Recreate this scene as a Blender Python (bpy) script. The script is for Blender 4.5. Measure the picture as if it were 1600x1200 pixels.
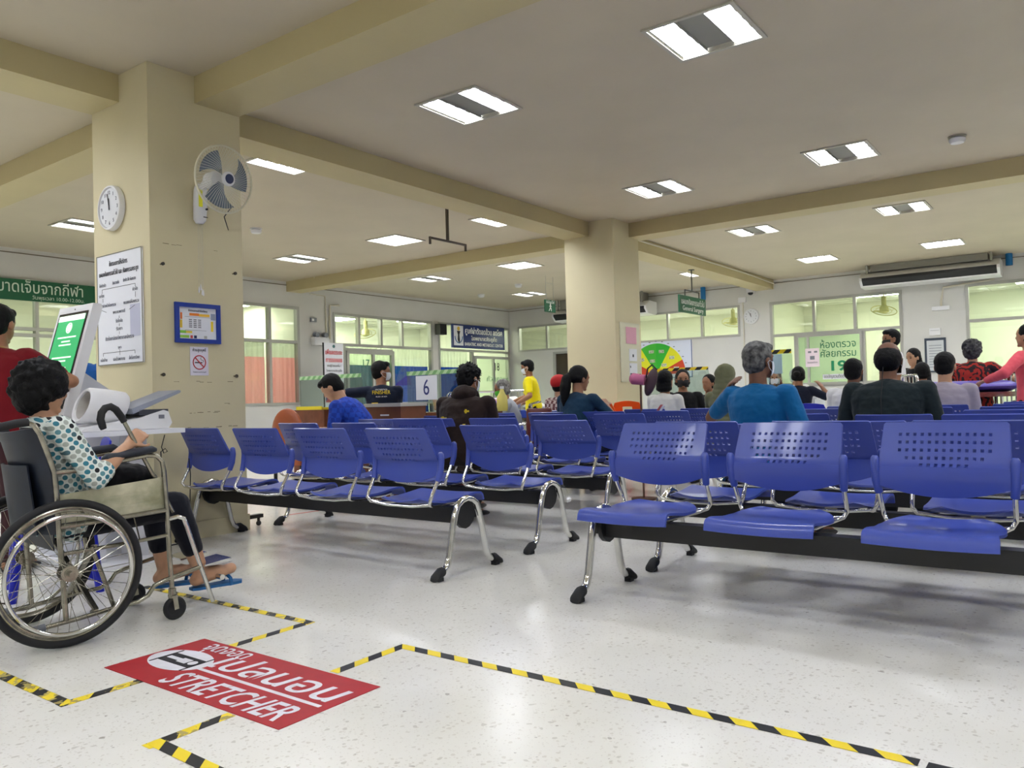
import bpy, bmesh, math, random
from math import sin, cos, pi, radians as rad, sqrt
from mathutils import Vector as V, Matrix as Mx
S = bpy.context.scene
for o in list(bpy.data.objects): bpy.data.objects.remove(o)
COL = S.collection
random.seed(7)

# ---------------------------------------------------------------- camera
yaw, pit, rol, FPX = 0.635064921, 0.0179565978, -0.0271603559, 1245.70862
fw = V((cos(yaw)*cos(pit), sin(yaw)*cos(pit), sin(pit)))
rt = V((sin(yaw), -cos(yaw), 0)); up = rt.cross(fw)
r2 = cos(rol)*rt + sin(rol)*up; u2 = -sin(rol)*rt + cos(rol)*up
cam = bpy.data.cameras.new('camera'); co = bpy.data.objects.new('camera', cam); COL.objects.link(co)
m = Mx.Identity(4)
for i in range(3): m[i][0], m[i][1], m[i][2] = r2[i], u2[i], -fw[i]
m[2][3] = 1.0
co.matrix_world = m
cam.sensor_width = 36; cam.lens = FPX/1600*36; cam.clip_start = .05; cam.clip_end = 100
S.camera = co
S.cycles.caustics_reflective = False; S.cycles.caustics_refractive = False
# ---------------------------------------------------------------- world, exposure
w = bpy.data.worlds.new('world'); S.world = w; w.use_nodes = True
w.node_tree.nodes['Background'].inputs[0].default_value = (.75, .85, 1, 1)
w.node_tree.nodes['Background'].inputs[1].default_value = .6
S.view_settings.view_transform = 'Standard'; S.view_settings.look = 'None'
S.view_settings.exposure = 0.0; S.view_settings.gamma = 1
S.view_settings.use_curve_mapping = False
LAMP = 44.0      # strength of the ceiling tubes
BACKLAMP = 34.0   # strength of the lamps in the side rooms

# ---------------------------------------------------------------- materials
def lin(c):
    return tuple(((x/255)/12.92 if x/255 <= .04045 else ((x/255+.055)/1.055)**2.4) for x in c)
MAT = {}
def mat(name, rgb, rough=.5, metal=0, spec=.5, var=0, scale=8, bump=0, bscale=40, coat=0, sheen=0, emit=0, trans=0, rgb2=None, alpha=1):
    if name in MAT: return MAT[name]
    m = bpy.data.materials.new(name); m.use_nodes = True; nt = m.node_tree; N = nt.nodes; L = nt.links
    b = N['Principled BSDF']; c = lin(rgb)
    b.inputs['Base Color'].default_value = (*c, 1); b.inputs['Roughness'].default_value = rough
    b.inputs['Metallic'].default_value = metal; b.inputs['Specular IOR Level'].default_value = spec
    if coat: b.inputs['Coat Weight'].default_value = coat; b.inputs['Coat Roughness'].default_value = .1
    if sheen: b.inputs['Sheen Weight'].default_value = sheen
    if trans: b.inputs['Transmission Weight'].default_value = trans
    if alpha < 1: b.inputs['Alpha'].default_value = alpha
    if emit:
        b.inputs['Emission Color'].default_value = (*c, 1); b.inputs['Emission Strength'].default_value = emit
    if var or rgb2:
        tc = N.new('ShaderNodeTexCoord'); nz = N.new('ShaderNodeTexNoise'); nz.inputs['Scale'].default_value = scale; nz.inputs['Detail'].default_value = 6
        L.new(tc.outputs['Object'], nz.inputs['Vector'])
        mr = N.new('ShaderNodeMapRange'); mr.inputs[1].default_value = .35; mr.inputs[2].default_value = .65
        L.new(nz.outputs[0], mr.inputs[0])
        mx = N.new('ShaderNodeMix'); mx.data_type = 'RGBA'
        c2 = lin(rgb2) if rgb2 else tuple(x*(1-var) for x in c)
        mx.inputs[6].default_value = (*c, 1); mx.inputs[7].default_value = (*c2, 1)
        L.new(mr.outputs[0], mx.inputs[0]); L.new(mx.outputs[2], b.inputs['Base Color'])
    if bump:
        tc = N.new('ShaderNodeTexCoord'); nz = N.new('ShaderNodeTexNoise'); nz.inputs['Scale'].default_value = bscale; nz.inputs['Detail'].default_value = 4
        L.new(tc.outputs['Object'], nz.inputs['Vector'])
        bp = N.new('ShaderNodeBump'); bp.inputs['Strength'].default_value = bump; bp.inputs['Distance'].default_value = .01
        L.new(nz.outputs[0], bp.inputs['Height']); L.new(bp.outputs[0], b.inputs['Normal'])
    MAT[name] = m
    return m
def emat(name, rgb, s):
    if name in MAT: return MAT[name]
    m = bpy.data.materials.new(name); m.use_nodes = True; nt = m.node_tree
    b = nt.nodes['Principled BSDF']; b.inputs['Base Color'].default_value = (*lin(rgb), 1)
    b.inputs['Emission Color'].default_value = (*lin(rgb), 1); b.inputs['Emission Strength'].default_value = s
    MAT[name] = m; return m
def cloth(name, rgb, tr=.5, **k):
    m = mat(name, rgb, .8, **k); nt = m.node_tree; N = nt.nodes; L = nt.links
    t = N.new('ShaderNodeBsdfTranslucent'); t.inputs[0].default_value = (*lin(rgb), 1)
    mx = N.new('ShaderNodeMixShader'); mx.inputs[0].default_value = tr
    L.new(N['Principled BSDF'].outputs[0], mx.inputs[1]); L.new(t.outputs[0], mx.inputs[2]); L.new(mx.outputs[0], N['Material Output'].inputs[0]); return m
def glassmat(name, tint=(235, 245, 238), mixf=.12, rough=.02):
    if name in MAT: return MAT[name]
    m = bpy.data.materials.new(name); m.use_nodes = True; nt = m.node_tree; N = nt.nodes; L = nt.links
    N.remove(N['Principled BSDF']); out = N['Material Output']
    t = N.new('ShaderNodeBsdfTransparent'); t.inputs[0].default_value = (*lin(tint), 1)
    g = N.new('ShaderNodeBsdfGlossy'); g.inputs['Roughness'].default_value = rough
    lw = N.new('ShaderNodeLayerWeight'); lw.inputs[0].default_value = .5
    pw = N.new('ShaderNodeMath'); pw.operation = 'POWER'; pw.inputs[1].default_value = 4; L.new(lw.outputs['Facing'], pw.inputs[0])
    mm = N.new('ShaderNodeMath'); mm.operation = 'MULTIPLY_ADD'; mm.inputs[1].default_value = .7; mm.inputs[2].default_value = .03+mixf*.3
    L.new(pw.outputs[0], mm.inputs[0])
    mx = N.new('ShaderNodeMixShader'); L.new(mm.outputs[0], mx.inputs[0]); L.new(t.outputs[0], mx.inputs[1]); L.new(g.outputs[0], mx.inputs[2])
    L.new(mx.outputs[0], out.inputs[0]); MAT[name] = m; return m

def floor_mat():
    m = bpy.data.materials.new('terrazzo'); m.use_nodes = True; nt = m.node_tree; N = nt.nodes; L = nt.links
    b = N['Principled BSDF']; tc = N.new('ShaderNodeTexCoord')
    base = N.new('ShaderNodeTexNoise'); base.inputs['Scale'].default_value = 1.3; base.inputs['Detail'].default_value = 5
    L.new(tc.outputs['Object'], base.inputs['Vector'])
    r0 = N.new('ShaderNodeValToRGB'); r0.color_ramp.elements[0].position = .35; r0.color_ramp.elements[1].position = .65
    r0.color_ramp.elements[0].color = (*lin((224, 222, 212)), 1); r0.color_ramp.elements[1].color = (*lin((234, 232, 225)), 1)
    L.new(base.outputs[0], r0.inputs[0]); prev = r0.outputs[0]
    for sc, th, colr, rnd, amt in ((46, .16, (196, 189, 176), 1, .5), (24, .10, (160, 152, 138), 1, .4), (11, .04, (120, 112, 100), 1, .5), (110, .2, (205, 200, 190), 1, .5)):
        v = N.new('ShaderNodeTexVoronoi'); v.inputs['Scale'].default_value = sc; v.inputs['Randomness'].default_value = rnd
        v.voronoi_dimensions = '2D'
        mp = N.new('ShaderNodeMapping'); mp.inputs['Location'].default_value = (sc*.37, sc*.11, 0)
        nz = N.new('ShaderNodeTexNoise'); nz.inputs['Scale'].default_value = sc*1.6
        L.new(tc.outputs['Object'], nz.inputs['Vector'])
        ad = N.new('ShaderNodeMix'); ad.data_type = 'RGBA'; ad.blend_type = 'ADD'; ad.inputs[0].default_value = .6/sc
        L.new(tc.outputs['Object'], ad.inputs[6]); L.new(nz.outputs['Color'], ad.inputs[7])
        L.new(ad.outputs[2], mp.inputs[0]); L.new(mp.outputs[0], v.inputs['Vector'])
        # only some cells carry a chip
        sep = N.new('ShaderNodeSeparateColor'); L.new(v.outputs['Color'], sep.inputs[0])
        lt = N.new('ShaderNodeMath'); lt.operation = 'LESS_THAN'; L.new(v.outputs['Distance'], lt.inputs[0])
        ml = N.new('ShaderNodeMath'); ml.operation = 'MULTIPLY'; ml.inputs[1].default_value = th*2; L.new(sep.outputs[0], ml.inputs[0]); L.new(ml.outputs[0], lt.inputs[1])
        gt = N.new('ShaderNodeMath'); gt.operation = 'GREATER_THAN'; gt.inputs[1].default_value = .68; L.new(sep.outputs[1], gt.inputs[0])
        mu = N.new('ShaderNodeMath'); mu.operation = 'MULTIPLY'; L.new(lt.outputs[0], mu.inputs[0]); L.new(gt.outputs[0], mu.inputs[1])
        m2 = N.new('ShaderNodeMath'); m2.operation = 'MULTIPLY'; m2.inputs[1].default_value = amt; L.new(mu.outputs[0], m2.inputs[0])
        mx = N.new('ShaderNodeMix'); mx.data_type = 'RGBA'; mx.inputs[7].default_value = (*lin(colr), 1)
        L.new(m2.outputs[0], mx.inputs[0]); L.new(prev, mx.inputs[6]); prev = mx.outputs[2]
    L.new(prev, b.inputs['Base Color'])
    nr = N.new('ShaderNodeTexNoise'); nr.inputs['Scale'].default_value = 3; L.new(tc.outputs['Object'], nr.inputs['Vector'])
    mr = N.new('ShaderNodeMapRange'); mr.inputs[3].default_value = .17; mr.inputs[4].default_value = .25; L.new(nr.outputs[0], mr.inputs[0]); L.new(mr.outputs[0], b.inputs['Roughness'])
    b.inputs['Specular IOR Level'].default_value = .45
    return m

def dots_mat():
    m = bpy.data.materials.new('dotted_cotton'); m.use_nodes = True; nt = m.node_tree; N = nt.nodes; L = nt.links
    b = N['Principled BSDF']; b.inputs['Roughness'].default_value = .85
    tc = N.new('ShaderNodeTexCoord'); ge = N.new('ShaderNodeNewGeometry')
    sx = N.new('ShaderNodeSeparateXYZ'); L.new(tc.outputs['Object'], sx.inputs[0])
    c1 = N.new('ShaderNodeCombineXYZ'); L.new(sx.outputs[0], c1.inputs[0]); L.new(sx.outputs[2], c1.inputs[1])
    mp = N.new('ShaderNodeMapping'); mp.inputs['Rotation'].default_value = (0, 0, rad(38)); L.new(c1.outputs[0], mp.inputs[0])
    v = N.new('ShaderNodeTexVoronoi'); v.voronoi_dimensions = '2D'; v.inputs['Randomness'].default_value = .0; v.inputs['Scale'].default_value = 38
    L.new(mp.outputs[0], v.inputs['Vector'])
    lt = N.new('ShaderNodeMath'); lt.operation = 'LESS_THAN'; lt.inputs[1].default_value = .40; L.new(v.outputs['Distance'], lt.inputs[0])
    sep = N.new('ShaderNodeSeparateColor'); L.new(v.outputs['Color'], sep.inputs[0])
    cr = N.new('ShaderNodeValToRGB'); cr.color_ramp.interpolation = 'CONSTANT'
    E = cr.color_ramp.elements; E[0].position = 0; E[0].color = (*lin((22, 22, 28)), 1); E[1].position = .12; E[1].color = (*lin((52, 122, 140)), 1)
    for p, c in ((.42, (150, 160, 152)), (.6, (90, 140, 150)), (.75, (165, 172, 165)), (.9, (70, 105, 115))):
        e = E.new(p); e.color = (*lin(c), 1)
    L.new(sep.outputs[0], cr.inputs[0])
    mx = N.new('ShaderNodeMix'); mx.data_type = 'RGBA'; mx.inputs[6].default_value = (*lin((218, 226, 220)), 1)
    L.new(lt.outputs[0], mx.inputs[0]); L.new(cr.outputs[0], mx.inputs[7]); L.new(mx.outputs[2], b.inputs['Base Color'])
    return m
def pattern_mat(name, ca, cb, scale=30, kind='voronoi', th=.5):
    m = bpy.data.materials.new(name); m.use_nodes = True; nt = m.node_tree; N = nt.nodes; L = nt.links
    b = N['Principled BSDF']; b.inputs['Roughness'].default_value = .85; tc = N.new('ShaderNodeTexCoord')
    if kind == 'checker':
        v = N.new('ShaderNodeTexChecker'); v.inputs['Scale'].default_value = scale; L.new(tc.outputs['Object'], v.inputs['Vector'])
        v.inputs['Color1'].default_value = (*lin(ca), 1); v.inputs['Color2'].default_value = (*lin(cb), 1)
        L.new(v.outputs[0], b.inputs['Base Color']); return m
    if kind == 'wave':
        v = N.new('ShaderNodeTexWave'); v.inputs['Scale'].default_value = scale; v.inputs['Distortion'].default_value = 12; v.inputs['Detail'].default_value = 3; o = v.outputs['Fac']
    else:
        v = N.new('ShaderNodeTexVoronoi'); v.inputs['Scale'].default_value = scale; o = v.outputs['Distance']
    L.new(tc.outputs['Object'], v.inputs['Vector'])
    lt = N.new('ShaderNodeMath'); lt.operation = 'LESS_THAN'; lt.inputs[1].default_value = th; L.new(o, lt.inputs[0])
    mx = N.new('ShaderNodeMix'); mx.data_type = 'RGBA'; mx.inputs[6].default_value = (*lin(ca), 1); mx.inputs[7].default_value = (*lin(cb), 1)
    L.new(lt.outputs[0], mx.inputs[0]); L.new(mx.outputs[2], b.inputs['Base Color']); return m
def hazard_mat(name, axis, freq=8.0, other=None, slope=1.0, dark=(24, 26, 30), light=(240, 214, 40), worn=0):
    """diagonal stripes: frac((axis + slope*other)*freq) > .5"""
    m = bpy.data.materials.new(name); m.use_nodes = True; nt = m.node_tree; N = nt.nodes; L = nt.links
    b = N['Principled BSDF']; b.inputs['Roughness'].default_value = .45
    tc = N.new('ShaderNodeTexCoord'); sx = N.new('ShaderNodeSeparateXYZ'); L.new(tc.outputs['Object'], sx.inputs[0])
    a = N.new('ShaderNodeMath'); a.operation = 'MULTIPLY_ADD'; a.inputs[1].default_value = slope
    L.new(sx.outputs[other], a.inputs[0]); L.new(sx.outputs[axis], a.inputs[2])
    f = N.new('ShaderNodeMath'); f.operation = 'MULTIPLY'; f.inputs[1].default_value = freq; L.new(a.outputs[0], f.inputs[0])
    ad = N.new('ShaderNodeMath'); ad.operation = 'ADD'; ad.inputs[1].default_value = 100; L.new(f.outputs[0], ad.inputs[0])
    fr = N.new('ShaderNodeMath'); fr.operation = 'FRACT'; L.new(ad.outputs[0], fr.inputs[0])
    gt = N.new('ShaderNodeMath'); gt.operation = 'GREATER_THAN'; gt.inputs[1].default_value = .5; L.new(fr.outputs[0], gt.inputs[0])
    fac = gt.outputs[0]
    mx = N.new('ShaderNodeMix'); mx.data_type = 'RGBA'; mx.inputs[6].default_value = (*lin(light), 1); mx.inputs[7].default_value = (*lin(dark), 1)
    L.new(fac, mx.inputs[0]); out = mx.outputs[2]
    if worn:
        nz = N.new('ShaderNodeTexNoise'); nz.inputs['Scale'].default_value = 26; nz.inputs['Detail'].default_value = 8; L.new(tc.outputs['Object'], nz.inputs['Vector'])
        g = N.new('ShaderNodeMath'); g.operation = 'GREATER_THAN'; g.inputs[1].default_value = 1-worn; L.new(nz.outputs[0], g.inputs[0])
        m2 = N.new('ShaderNodeMix'); m2.data_type = 'RGBA'; m2.inputs[7].default_value = (*lin((176, 160, 90)), 1)
        L.new(g.outputs[0], m2.inputs[0]); L.new(out, m2.inputs[6]); out = m2.outputs[2]
    L.new(out, b.inputs['Base Color']); return m

paint = lambda n, c: mat(n, c, .55, spec=.35, var=.06, scale=1.2, bump=.08, bscale=18)
WALL = paint('white_wall_paint', (214, 213, 208)); CREAM = paint('cream_wall_paint', (212, 202, 166)); CEIL = paint('ceiling_paint', (199, 188, 165))
BEAMP = paint('beam_paint', (196, 183, 140)); WALLR = paint('grey_white_wall_paint', (205, 205, 203))
ALU = mat('aluminium_frame', (176, 176, 170), .4, .3); CHROME = mat('chrome', (215, 215, 212), .13, 1.0); STEEL = mat('worn_steel', (170, 166, 152), .25, .9, var=.35, scale=25)
BLUEP = mat('blue_plastic', (50, 71, 163), .42, spec=.6, coat=.3, bump=.03, bscale=300); BLACK = mat('black_metal', (16, 17, 20), .45); RUBBER = mat('rubber', (22, 23, 26), .7)
WHITEP = mat('white_plastic', (228, 228, 230), .35); GREYP = mat('grey_plastic', (120, 124, 132), .4); NAVY = mat('navy_vinyl', (27, 36, 52), .5, var=.4, scale=9)
GLASS = glassmat('window_glass', (242, 248, 240)); GREENG = glassmat('frosted_glass', (236, 248, 240), .3, .1); ACRY = glassmat('clear_acrylic', (225, 235, 230), .15)
WHITE = mat('white_paper', (232, 234, 240), .6); INK = mat('black_ink', (30, 30, 36), .6); GREYINK = mat('grey_ink', (120, 122, 132), .6); RED = mat('red_print', (176, 32, 42), .5, var=.12, scale=14)
GREEN = mat('dark_green_sign', (12, 92, 58), .4); SIGNBLUE = mat('blue_sign', (16, 40, 110), .4); LETTER = mat('white_lettering', (245, 245, 242), .45)
WOOD = mat('brown_wood', (120, 66, 38), .4, rgb2=(84, 44, 26), scale=6); ORANGE = mat('orange_plastic', (235, 92, 28), .4); STOOLB = mat('deep_blue_plastic', (12, 26, 170), .3)

# ---------------------------------------------------------------- mesh kit
class M:
    def __init__(s): s.v = []; s.f = []; s.mi = []; s.cur = 0
    def add(s, vs, fs):
        n = len(s.v); s.v += [V(p) for p in vs]; s.f += [tuple(i+n for i in f) for f in fs]; s.mi += [s.cur]*len(fs); return s
    def box(s, x0, x1, y0, y1, z0, z1, mt=None):
        vs = [V((x, y, z)) for x in (x0, x1) for y in (y0, y1) for z in (z0, z1)]
        if mt: vs = [mt @ p for p in vs]
        return s.add(vs, [(0, 1, 3, 2), (4, 6, 7, 5), (0, 4, 5, 1), (2, 3, 7, 6), (0, 2, 6, 4), (1, 5, 7, 3)])
    def cbox(s, c, sz, mt=None):
        c = V(c); t = Mx.Translation(c) @ (mt.to_4x4() if mt else Mx.Identity(4))
        return s.box(-sz[0]/2, sz[0]/2, -sz[1]/2, sz[1]/2, -sz[2]/2, sz[2]/2, t)
    def bar(s, a, b, wd, ht=None, upv=(0, 0, 1)):
        a = V(a); b = V(b); d = b-a; L = d.length; x = d.normalized(); y = V(upv).cross(x)
        if y.length < 1e-4: y = V((0, 1, 0)).cross(x)
        y.normalize(); z = x.cross(y); mt = Mx((x, y, z)).transposed().to_4x4(); mt.translation = a
        ht = ht or wd
        return s.box(0, L, -wd/2, wd/2, -ht/2, ht/2, mt)
    def tube(s, pts, r, n=10, closed=False, cap=True):
        pts = [V(p) for p in pts]; k = len(pts); rs = r if isinstance(r, (list, tuple)) else [r]*k
        base = len(s.v); prev = None; vs = []
        for i, p in enumerate(pts):
            if closed: t = (pts[(i+1) % k]-pts[i-1])
            else: t = pts[min(i+1, k-1)]-pts[max(i-1, 0)]
            t.normalize()
            if prev is None:
                a = V((0, 0, 1)) if abs(t.z) < .9 else V((1, 0, 0)); nrm = (a - t*a.dot(t)).normalized()
            else: nrm = (prev - t*prev.dot(t)).normalized()
            prev = nrm; bn = t.cross(nrm)
            vs += [p + (nrm*cos(2*pi*j/n)+bn*sin(2*pi*j/n))*rs[i] for j in range(n)]
        fs = []
        for i in range(k if closed else k-1):
            for j in range(n):
                a = i*n+j; b = i*n+(j+1) % n; i2 = ((i+1) % k)*n; fs.append((a, b, i2+(j+1) % n, i2+j))
        if cap and not closed: fs += [tuple(range(n-1, -1, -1)), tuple((k-1)*n+j for j in range(n))]
        return s.add(vs, fs)
    def cyl(s, a, b, r, n=16, r2=None): return s.tube([a, b], [r, r if r2 is None else r2], n)
    def lathe(s, prof, c, axis=(0, 0, 1), n=24, closed=False):
        ax = V(axis).normalized(); a = V((0, 0, 1)) if abs(ax.z) < .9 else V((1, 0, 0)); e1 = (a-ax*a.dot(ax)).normalized(); e2 = ax.cross(e1); c = V(c)
        vs = [c+ax*h+(e1*cos(2*pi*j/n)+e2*sin(2*pi*j/n))*r for (r, h) in prof for j in range(n)]
        k = len(prof); fs = []
        for i in range(k if closed else k-1):
            for j in range(n): i2 = (i+1) % k; fs.append((i*n+j, i*n+(j+1) % n, i2*n+(j+1) % n, i2*n+j))
        if not closed: fs += [tuple(range(n-1, -1, -1)), tuple((k-1)*n+j for j in range(n))]
        return s.add(vs, fs)
    def torus(s, c, axis, R, r, n=48, m=10):
        return s.lathe([(R+r*cos(2*pi*i/m), r*sin(2*pi*i/m)) for i in range(m)], c, axis, n, True)
    def prism(s, poly, o, xd, yd, depth):
        o = V(o); xd = V(xd).normalized(); yd = V(yd).normalized(); nd = xd.cross(yd); n = len(poly)
        vs = [o+xd*p[0]+yd*p[1] for p in poly]+[o+xd*p[0]+yd*p[1]+nd*depth for p in poly]
        fs = [tuple(range(n-1, -1, -1)), tuple(range(n, 2*n))]+[(i, (i+1) % n, (i+1) % n+n, i+n) for i in range(n)]
        return s.add(vs, fs)
    def ell(s, c, r, mt=None, n=16, k=10):
        c = V(c); vs = []; fs = []
        for i in range(k+1):
            th = pi*i/k
            for j in range(n):
                p = V((r[0]*sin(th)*cos(2*pi*j/n), r[1]*sin(th)*sin(2*pi*j/n), r[2]*cos(th)))
                if mt: p = mt @ p
                vs.append(c+p)
        for i in range(k):
            for j in range(n): fs.append((i*n+j, (i+1)*n+j, (i+1)*n+(j+1) % n, i*n+(j+1) % n))
        return s.add(vs, fs)
    def cap(s, a, ra, b, rb, n=12):
        """capsule with different end radii"""
        a = V(a); b = V(b); d = b-a; L = d.length
        if L < 1e-5: return s.ell(a, (ra,)*3)
        prof = [(max(ra*sin(t), 1e-4), -ra*cos(t)) for t in [pi/2*i/4 for i in range(5)]]+[(max(rb*cos(t), 1e-4), L+rb*sin(t)) for t in [pi/2*i/4 for i in range(5)]]
        return s.lathe(prof, a, d, n)
    def loft(s, rings, n=20):
        """rings: (center, xaxis*rx, yaxis*ry)"""
        vs = [V(c)+V(a)*cos(2*pi*j/n)+V(b)*sin(2*pi*j/n) for c, a, b in rings for j in range(n)]
        k = len(rings); fs = [(i*n+j, i*n+(j+1) % n, (i+1)*n+(j+1) % n, (i+1)*n+j) for i in range(k-1) for j in range(n)]
        fs += [tuple(range(n-1, -1, -1)), tuple((k-1)*n+j for j in range(n))]
        return s.add(vs, fs)
    def grid(s, fn, nu, nv):
        vs = [fn(i/nu, j/nv) for i in range(nu+1) for j in range(nv+1)]
        return s.add(vs, [(i*(nv+1)+j, (i+1)*(nv+1)+j, (i+1)*(nv+1)+j+1, i*(nv+1)+j+1) for i in range(nu) for j in range(nv)])
    def mesh(s, name, mats, off=None, sharp=40, solid=0, fixn=True):
        me = bpy.data.meshes.new(name); vs = [p-V(off) for p in s.v] if off is not None else s.v
        me.from_pydata([tuple(p) for p in vs], [], s.f)
        mats = mats if isinstance(mats, (list, tuple)) else [mats]
        for q in mats: me.materials.append(q)
        me.polygons.foreach_set('material_index', s.mi)
        if fixn or solid:
            b = bmesh.new(); b.from_mesh(me)
            if fixn: bmesh.ops.recalc_face_normals(b, faces=b.faces[:])
            if solid: bmesh.ops.solidify(b, geom=b.faces[:], thickness=solid)
            b.to_mesh(me); b.free()
        me.polygons.foreach_set('use_smooth', [True]*len(me.polygons))
        me.set_sharp_from_angle(angle=rad(sharp)); me.update()
        return me
BASE = {}
def tag(o, label=None, cat=None, group=None, kind=None):
    if label: o['label'] = label
    if cat: o['category'] = cat
    if group: o['group'] = group
    if kind: o['kind'] = kind
    return o
def thing(name, label, cat, loc=(0, 0, 0), rz=0, group=None, kind=None):
    o = bpy.data.objects.new(name, None); o.empty_display_size = .1; COL.objects.link(o); o.location = loc; o.rotation_euler = (0, 0, rz)
    BASE[o] = V(loc); return tag(o, label, cat, group, kind)
def part(name, mm, mt, parent, world=False, label=None, **k):
    root = parent
    while root.parent: root = root.parent
    me = mm if isinstance(mm, bpy.types.Mesh) else mm.mesh(name, mt, BASE[root] if world else None, **k)
    o = bpy.data.objects.new(name, me); COL.objects.link(o); o.parent = parent
    if label: o['label'] = label
    return o
def solo(name, mm, mt, label, cat, group=None, kind=None, **k):
    lo = V([min(p[i] for p in mm.v) for i in range(3)]); hi = V([max(p[i] for p in mm.v) for i in range(3)])
    c = (lo+hi)/2; c.z = lo.z
    o = bpy.data.objects.new(name, mm.mesh(name, mt, c, **k)); COL.objects.link(o); o.location = c; BASE[o] = c
    return tag(o, label, cat, group, kind)
def struct(name, mm, mt, parent=None, **k):
    if parent: return part(name, mm, mt, parent, world=True, **k)
    return solo(name, mm, mt, None, None, kind='structure', **k)
def copytree(o, parent=None):
    c = o.copy(); COL.objects.link(c); c.parent = parent
    for ch in [q for q in bpy.data.objects if q.parent == o]: copytree(ch, c)
    return c
def kids(o): return [q for q in bpy.data.objects if q.parent == o]
_dg = None
def textmesh(txt, size, shear=0, bold=0, extrude=.0008, spacing=1):
    cu = bpy.data.curves.new('t', 'FONT'); cu.body = txt; cu.size = size; cu.shear = shear; cu.offset = bold; cu.extrude = extrude; cu.space_character = spacing; cu.resolution_u = 3
    cu.align_x = 'LEFT'
    ob = bpy.data.objects.new('t', cu); COL.objects.link(ob); bpy.context.view_layer.update()
    me = bpy.data.meshes.new_from_object(ob.evaluated_get(bpy.context.evaluated_depsgraph_get()))
    bpy.data.objects.remove(ob); bpy.data.curves.remove(cu); return me
def text(parent, txt, size, org, xd, ud, mt, fit=None, align='C', name='lettering', shear=0, bold=0, lift=.0015, world=True, height=None, ext=.0008):
    """org = middle of the baseline (align C), left (L) or right (R) end; fit = width to fill"""
    me = textmesh(txt, size, shear, bold, ext)
    if not me.vertices: return None
    xs = [v.co.x for v in me.vertices]; x0, x1 = min(xs), max(xs); k = fit/(x1-x0) if fit else 1
    ys = [v.co.y for v in me.vertices]; ky = height/(max(ys)-min(ys)) if height else 1
    a = {'C': (x0+x1)/2, 'L': x0, 'R': x1}[align]
    xd = V(xd).normalized(); ud = V(ud).normalized(); nd = xd.cross(ud); root = parent
    while root.parent: root = root.parent
    o0 = V(org)-(BASE[root] if world else V())
    for v in me.vertices:
        p = v.co; v.co = o0+xd*((p.x-a)*k)+ud*p.y*ky+nd*(p.z+lift)
    if not ext:      # flat letters: every facet in a plane of its own, so that overlapping strokes do not coincide
        b = bmesh.new(); b.from_mesh(me); bmesh.ops.split_edges(b, edges=b.edges[:])
        for i, f in enumerate(b.faces):
            for v in f.verts: v.co += nd*(.00002*(i % 12))
        b.to_mesh(me); b.free()
    me.materials.clear(); me.materials.append(mt)
    return part(name, me, mt, parent)
def wall_holes(name, axis, pos, thick, u0, u1, z0, z1, holes, mt):
    """wall in plane axis=pos; holes (ua, ub, za, zb)"""
    us = sorted({u0, u1, *[h[0] for h in holes], *[h[1] for h in holes]}); mm = M()
    for a, b in zip(us, us[1:]):
        hs = sorted([(h[2], h[3]) for h in holes if h[0] <= a+1e-6 and h[1] >= b-1e-6]); z = z0
        for q in hs+[(z1, z1)]:
            if q[0] > z+1e-5:
                if axis == 'y': mm.box(a, b, pos, pos+thick, z, q[0])
                else: mm.box(pos, pos+thick, a, b, z, q[0])
            z = max(z, q[1])
    return struct(name, mm, mt)

# ================================================================ SHELL
X0, X1, Y0, Y1, H = -4.0, 18.3, -5.0, 13.53, 3.55
struct('floor', M().box(X0, X1+4, Y0, Y1+4, -.1, 0), floor_mat())
# lamp grid: (x, y, kind)   kind s = split in two lit strips, f = lit all over
LG = []
for x in (-2.0, 1.58, 5.36, 9.05, 12.42, 16.0):
    for y in (-2.6, -.35, 2.17, 4.33, 6.78, 8.88, 11.2):
        kd = 's' if (y in (2.17, 4.33, 11.2) and x < 15) else 'f'
        LG.append((x, y, kd))
LS = .31
def ceiling():
    holes = [(x-LS, x+LS, y-LS, y+LS) for x, y, k in LG]
    xs = sorted({X0, X1, *[h[0] for h in holes], *[h[1] for h in holes]}); mm = M()
    for a, b in zip(xs, xs[1:]):
        hs = sorted([(h[2], h[3]) for h in holes if h[0] <= a+1e-6 and h[1] >= b-1e-6]); y = Y0
        for q in hs+[(Y1, Y1)]:
            if q[0] > y+1e-5: mm.box(a, b, y, q[0], H, H+.12)
            y = max(y, q[1])
    return struct('ceiling', mm, CEIL)
ceiling()
for nm, a in (('trim_1', (X0, X1, 5.95, 6.37, 3.34, H)), ('trim_2', (3.50, 3.89, Y0, 5.95, 3.34, H)), ('trim_3', (3.50, 3.89, 6.37, Y1, 3.34, H)),
              ('trim_4', (10.55, 10.93, Y0, 5.95, 3.34, H)), ('trim_5', (10.55, 10.93, 6.37, Y1, 3.34, H))):
    struct(nm, M().box(*a), BEAMP)
def column(name, x, y, label):
    t = thing(name, None, None, (x+.39, y+.41, 0)); t['kind'] = 'structure'
    mm = M().box(x, x+.78, y, y+.82, 0, H-.002); part('shaft', mm, CREAM, t, world=True)
    b = M().box(x-.012, x+.792, y-.012, y+.832, 0, .13); part('plinth', b, CREAM, t, world=True)
    return t
cn = column('wall_column_near', 3.12, 5.55, ''); column('wall_column_far', 10.06, 5.55, '')
LWIN = [(3.4, 7.3, 1.0, 3.02), (9.30, 10.86, .98, 3.05), (11.78, 15.02, .0, 3.0), (15.24, 18.26, .0, 3.0)]
wall_holes('wall_left', 'y', Y1, .14, X0, X1+.14, 0, H, LWIN, WALL)
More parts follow.
